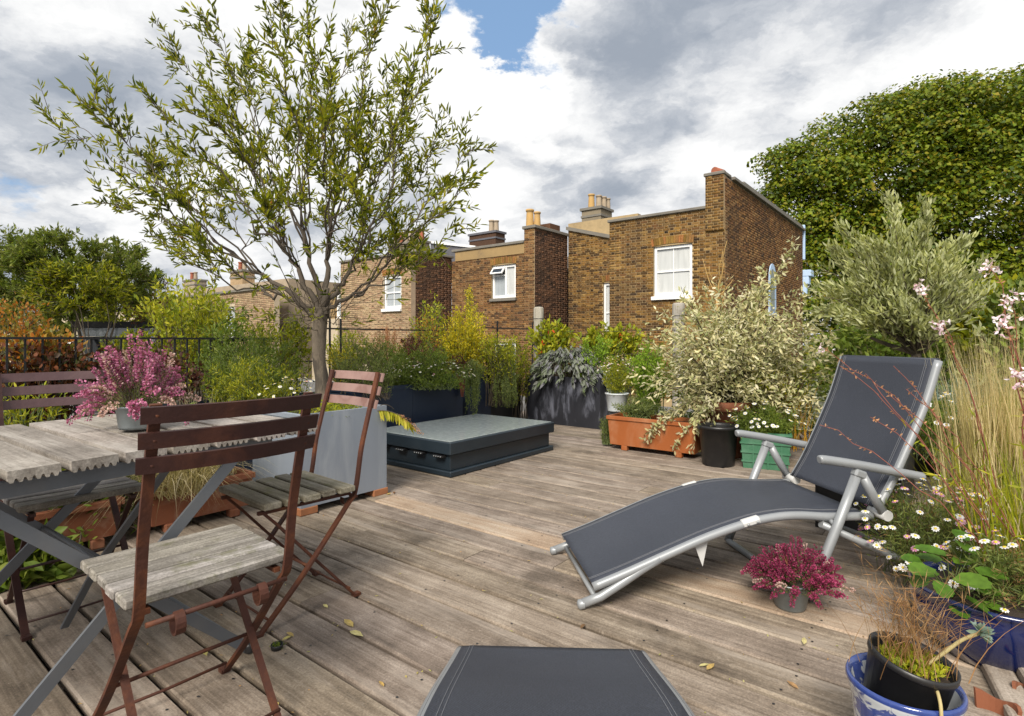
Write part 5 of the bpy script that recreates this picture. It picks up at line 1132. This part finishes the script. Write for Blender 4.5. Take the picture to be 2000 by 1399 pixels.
    for x, y in ((1735, 385), (1808, 398), (1690, 470), (1850, 480), (1615, 560), (1770, 450), (1625, 480), (1870, 520), (1600, 610), (1740, 420), (1805, 440), (1660, 520), (1890, 470), (1720, 480), (1640, 440)):
        p = bez(k0, at(x, y, 4.4+NR.uniform(-.25, .25)), (0, 0, .15), 10, .015); stems('shoot', [p], .007, .002, M['twig'], t, 5); q, tg = sample(p, .35+.65*NR.random(260)); leaves('foliage', q+rnds(260)*.07*NR.random((260, 1)), tg*1.0+rnds(260)*.7+[0, 0, .3], .062, .017, M['l_oliveg'], t, six=True)
    pxbush('golden_shrub', 'yellow-green leafy shrub at the right edge behind the grasses', 'shrub', 1865, 2060, 545, 730, 4.9, .4, 0, 90, 50, .07, .042, 'l_lime', 'twig', .3, .10, six=True)
    pxbush('hedge', 'dark green hedge filling the gap below the great tree', 'hedge', 1575, 2080, 580, 770, 6.8, .5, -.12, 230, 66, .08, .045, 'l_green', 'twig', .15, .14, spread=.5)
    pxbush('glossy_shrub', 'glossy green shoots at the right edge above the golden shrub', 'shrub', 1930, 2070, 530, 680, 4.2, .25, 0, 40, 40, .06, .03, 'l_green', 'stemgreen', .4, .08, six=True)
    c = gr(1960, 1120); c = np.array([2.20, 2.50, 0]); t = thing('feather_grass', 'tall blond feather grass at the right edge', 'grass', c)
    blades('blade', c+[0, 0, .10], 1300, .86, .0042, 'l_straw', t, .20, .12, .085, lean=(-.04, 0)); blades('blade', c+[-.12, -.05, .08], 260, .5, .005, 'l_lime', t, .55, .2, .08)
    c = np.array([1.83, 1.98, .19]); t = thing('meadow_grass', 'green and straw grass blades rising from the blue pot', 'grass', c)
    blades('blade', c, 150, .48, .0070, 'l_lime', t, .38, .25, .07, lean=(-.02, -.05)); blades('blade', c, 120, .42, .004, 'l_straw', t, .4, .2, .07)
    for lab, x, y, Yv, rx, ry, rz, n, nd in (('mass of white and pink fleabane daisies by the lounger end', 1805, 1030, 2.33, .23, .22, .16, 170, 170), ('white fleabane daisies spilling over the blue glazed pot', 1965, 1130, 1.85, .17, .16, .12, 80, 46)):
        c = at(x, y, Yv); bz = c*[1, 1, 0]+[.03, .04, .04 if Yv > 2 else .19]; t = thing('fleabane', lab, 'flowers', bz)
        bush('x', '', '', bz, c, (rx, ry, rz), n, 34, .028, .005, 'l_rosem', 'stemgreen', .1, .03, root=t, spread=.35, sr=.0014); bush('x', '', '', bz, c, (rx*1.05, ry*1.05, rz*1.1), 60, 14, .018, .003, 'l_brown', 'l_brown', .4, .02, root=t, spread=.35, sr=.001)
        daisies(t, c+[0, -.01, .01], (rx*1.15, ry*1.05, rz*1.2), nd, .0145, .3, .06, upper=False)
    pt_ = at(1810, 1010, 2.45); pt_[2] = 0; pot('flower_pot', 'small terracotta pot buried in fleabane by the lounger end', pt_, [(.001, .002), (.07, 0), (.09, .12), (.10, .12), (.10, .15), (.085, .15), (.08, .11)], 'terraold', soil=(.08, .12))
    for lab, p_, rr_, mm, L_ in (('leafy green shrub just beyond the right edge behind the feather grass', (3.1, 3.0), (.5, .45, .55), 'l_green', .06), ('grey-green shrub at the far right beside the fescue', (3.9, 4.0), (.6, .5, .7), 'l_oliveg', .06), ('dark shrub at the right rear corner of the deck', (4.9, 4.6), (.7, .6, .8), 'l_green2', .07)):
        b0 = np.array([*p_, 0.0]); bush('border_shrub', lab, 'shrub', b0, b0+[0, 0, rr_[2]*1.1], rr_, 90, 50, L_, L_*.35, mm, 'twig', .15, .1, spread=.3)
    # strawberry: every leaflet its own
    c = at(1870, 1150, 1.86); t = thing('strawberry_plant', 'strawberry plant with broad toothed bright green leaves on the blue pot', 'plant', c)
    b = MB(); n = 22; V = [(0, 0, 0)]
    for i in range(n+1):
        a = -2.75+5.5*i/n; r_ = (.5+.06*(i % 2))*(1-.10*abs(math.sin(a))); V.append((.5+math.cos(a)*r_*-1 if False else .5-math.cos(a+math.pi)*r_, math.sin(a)*r_*.86, .10*abs(math.sin(a))-.05*math.cos(a)))
    V[0] = (.45, 0, -.04); lm = bpy.data.meshes.new('leaflet'); lm.from_pydata(V, [], [(0, i, i+1) for i in range(1, n+1)]+[(0, n+1, 1)]); lm.materials.append(M['l_straw_b']); lm.polygons.foreach_set('use_smooth', [True]*len(lm.polygons))
    sp_ = []
    for (x, y, dy, s_, yaw, pit) in ((1815, 1110, -.05, .085, 3.6, -.2), (1850, 1088, 0, .09, 2.6, .5), (1895, 1085, .0, .08, 1.2, .5), (1905, 1120, -.06, .085, -.3, .1), (1865, 1130, -.10, .095, -1.2, .0), (1880, 1165, -.10, .08, -1.0, -.35), (1840, 1140, -.08, .07, -2.2, -.3), (1830, 1120, 0, .07, 3.2, .1), (1915, 1180, -.08, .06, -.8, -.2), (1800, 1098, .02, .06, 2.9, .2), (1885, 1060, .06, .06, 1.4, .7), (1860, 1185, -.06, .06, -1.6, -.4), (1838, 1102, .04, .08, 2.0, .3), (1878, 1108, .02, .085, .6, .3), (1808, 1128, -.03, .06, -2.8, -.2), (1900, 1150, -.03, .07, -.6, .0)):
        p = at(x, y, 1.86+dy); q = link('leaf', lm, None, t); q.location = tuple(p-np.array(t.location)); q.scale = (s_, s_, s_); q.rotation_euler = (R.uniform(-.35, .35), -pit*.7+R.uniform(-.2, .2), yaw); sp_.append(bez(c+[0, .03, -.05], p, (0, 0, .02), 6))
    stems('stalk', sp_, .0025, .002, M['stemgreen'], t)
    # gaura: long red stems and pale flowers
    g0 = np.array([1.78, 1.95, .1]); t = thing('gaura', 'gaura with pale pink flowers on long arching red stems at right', 'flowers', g0); paths = []; fl = []
    for (x, y, Yv) in ((1935, 525, 1.9), (1800, 565, 2.0), (1960, 632, 1.7), (1990, 740, 1.6), (1838, 640, 2.0), (1610, 680, 2.25), (1975, 590, 1.8)):
        tip = at(x, y, Yv); paths.append(bez(g0+NR.normal(size=3)*[.03, .03, 0], tip, (.05, 0, .25), 14, .006))
        k = 16 if x != 1610 else 5; fl.append(tip+NR.normal(size=(k, 3))*[.012, .012, .014])
    for (x, y, Yv) in ((1640, 715, 2.1), (1690, 730, 2.05), (1700, 815, 2.05), (1735, 770, 2.0), (1600, 830, 2.1), (1770, 760, 2.0), (1745, 715, 2.1)): paths.append(bez(g0+NR.normal(size=3)*[.04, .04, 0], at(x, y, Yv), (.06, 0, .16), 14, .006))
    stems('stem', paths, .0024, .0011, M['stemred'], t, 5)
    fl = np.concatenate(fl); q = np.repeat(fl, 3, 0); leaves('flower', q, rnds(len(q))+[0, 0, .2], .015, .008, M['l_gaura'], t, six=True)
    bd = []; 
    for p in paths: q, tg = sample(p, .72+.28*NR.random(16)); bd.append(q)
    bd = np.concatenate(bd); leaves('bud', bd, rnds(len(bd)), .014, .006, M['l_plume'], t); q = np.concatenate([sample(p, NR.random(14)*.6)[0] for p in paths]); leaves('foliage', q, rnds(len(q))+[0, 0, .3], .05, .008, M['l_lime'], t)
    # ---- zinc planter underplanting and the yellow spray
    c = df(-3.34, 2.18, .56); t = thing('underplanting', 'low green weeds round the foot of the olive trunk', 'plant', c); bush('x', '', '', c, c+[0, 0, .03], (.30, .28, .06), 70, 26, .03, .008, 'l_lime', 'stemgreen', .1, .03, root=t, spread=.5, sr=.0015)
    c = df(-3.08, 2.40, .57); t = thing('leafy_spray', 'yellow-green leafy spray leaning out of the zinc planter', 'plant', c); e = at(822, 848, 3.85); p = bez(c, e, (0, 0, .12), 14); P = []; D = []
    stems('stem', [p, bez(c, at(770, 800, 3.9), (0, 0, .08), 10)], .003, .0015, M['twig'], t, 5)
    for s_ in np.linspace(.12, .80, 24):
        q, tg = sample(p, np.array([s_]))
        for sd in (-1, 1): P.append(q[0]); D.append(tg[0]*.35+np.array([sd*.12, sd*.25, -.85 if sd < 0 else -.35])+rnds(1)[0]*.15)
    leaves('foliage', P, D, .075, .020, M['l_yleaf'], t, six=True); q, tg = sample(p, .55+.45*NR.random(160)); leaves('seed_head', q+rnds(160)*.016, tg+rnds(160)*.6, .016, .004, M['l_plume'], t)
    # ---- sedge and weeds under the table
    c = df(-3.47, 1.38, .27); t = thing('sedge', 'blond drooping sedge in the terracotta box under the table', 'grass', c); blades('blade', c, 700, .50, .0042, 'l_blond', t, 1.25, .55, .09, sharp=1.4); blades('blade', c+[.05, -.12, -.06], 500, .50, .0045, 'l_blond', t, 1.3, .75, .08, az=(-2.6, -.2), sharp=1.2); daisies(t, c+[0, 0, .08], (.30, .25, .16), 22, .011, .05)
    c = df(-3.5, .8, .27); t = thing('fleabane', 'weedy daisies in the left terracotta box behind the table legs', 'flowers', c); bush('x', '', '', c, c+[0, 0, .08], (.25, .26, .14), 60, 36, .035, .008, 'l_lime', 'stemgreen', .1, .03, root=t, spread=.4, sr=.002); daisies(t, c+[0, 0, .09], (.26, .26, .15), 24, .011, .05); blades('blade', c, 120, .40, .003, 'l_brown', t, 1.0, .6, .1)
    c = gr(30, 1140); t = thing('leafy_weed', 'broad-leaved green weed on the deck at the left edge', 'plant', c); bush('x', '', '', c, c+[-.02, .03, .10], (.22, .16, .11), 40, 16, .085, .045, 'l_green', 'stemgreen', .35, .04, .1, .2, 40, True, root=t, spread=.2, sr=.002)
    c = df(-3.9, 1.2, .0); t = thing('dark_foliage', 'shadowy dark foliage behind the terracotta boxes', 'plant', c); bush('x', '', '', c, c+[0, 0, .32], (.45, .85, .30), 120, 40, .05, .016, 'l_green', 'twig', .1, .06, root=t, spread=.5)
garden()
# fallen leaves
for i, (x, y, s_, m) in enumerate(((690, 1228, .075, 'l_fall'), (683, 1236, .07, 'l_fall'), (398, 1272, .05, 'l_fall'), (1380, 1312, .05, 'l_fall'), (1570, 1262, .05, 'l_fall'), (750, 1345, .035, 'l_fall'), (570, 1245, .04, 'l_fall'), (560, 1238, .05, 'l_fall'), (1142, 1222, .04, 'l_brown'), (1365, 1305, .04, 'l_fall'), (1560, 1350, .045, 'l_brown'), (770, 962, .05, 'l_brown'), (755, 968, .05, 'l_fall'), (640, 1190, .04, 'l_fall'), (1640, 985, .05, 'l_fall'))):
    p = gr(x, y); o = link('fallen_leaf', leafobj_mesh('fallen'+m), None); 
    if not o.data.materials: o.data.materials.append(M[m])
    o.location = (p[0], p[1], .006); o.scale = (s_, s_*.36, s_*.3); o.rotation_euler = (R.uniform(-.2, .2), -.05, R.uniform(0, 6.28))
    tag(o, ['pale yellow fallen leaf on the deck right of the pink-brown chair', 'narrow fallen leaf lying across the pale yellow one', 'green fallen leaf on the deck under the nearest chair', 'curled olive leaf on the deck right of the foreground lounger', 'rust brown leaf on the deck in front of the magenta heather', 'thin leaf left of the foreground lounger', 'small orange leaf by the leg of the nearest chair', 'narrow leaf by the leg of the pink-brown chair', 'brown twig leaf beside the foot of the lounger', 'tiny leaf next to the curled olive leaf', 'dark twig leaf on the deck near the china planter', 'brown leaf at the corner of the zinc planter', 'pale leaf at the corner of the zinc planter', 'small leaf in the deck gap below the chair foot', 'pale leaf under the raised back of the lounger'][i], 'leaf', 'fallen leaves on the deck')
lt = MB(); pts = []
for k in range(420):                                    # grit and leaf crumbs in the gaps
    yb = 1.604+.183*R.randint(-9, 24); xb = R.uniform(-3.6, .2); pts.append(df(xb, yb+R.gauss(0, .006), .001))
for k in range(160): p = df(R.uniform(-3.2, .2), R.uniform(.6, 4.5), .003); pts.append(p)
lo = thing('leaf_litter', 'scattered leaf crumbs and grit in the deck joints', 'litter', (0, 0, 0)); lo['kind'] = 'stuff'
d_ = rnds(len(pts))*[1, 1, .12]; leaves('crumbs', np.array(pts), d_, NR.uniform(.006, .020, len(pts)), NR.uniform(.003, .007, len(pts)), M['l_fall'], lo, Nn=np.tile([0, 0, 1.], (len(pts), 1)))
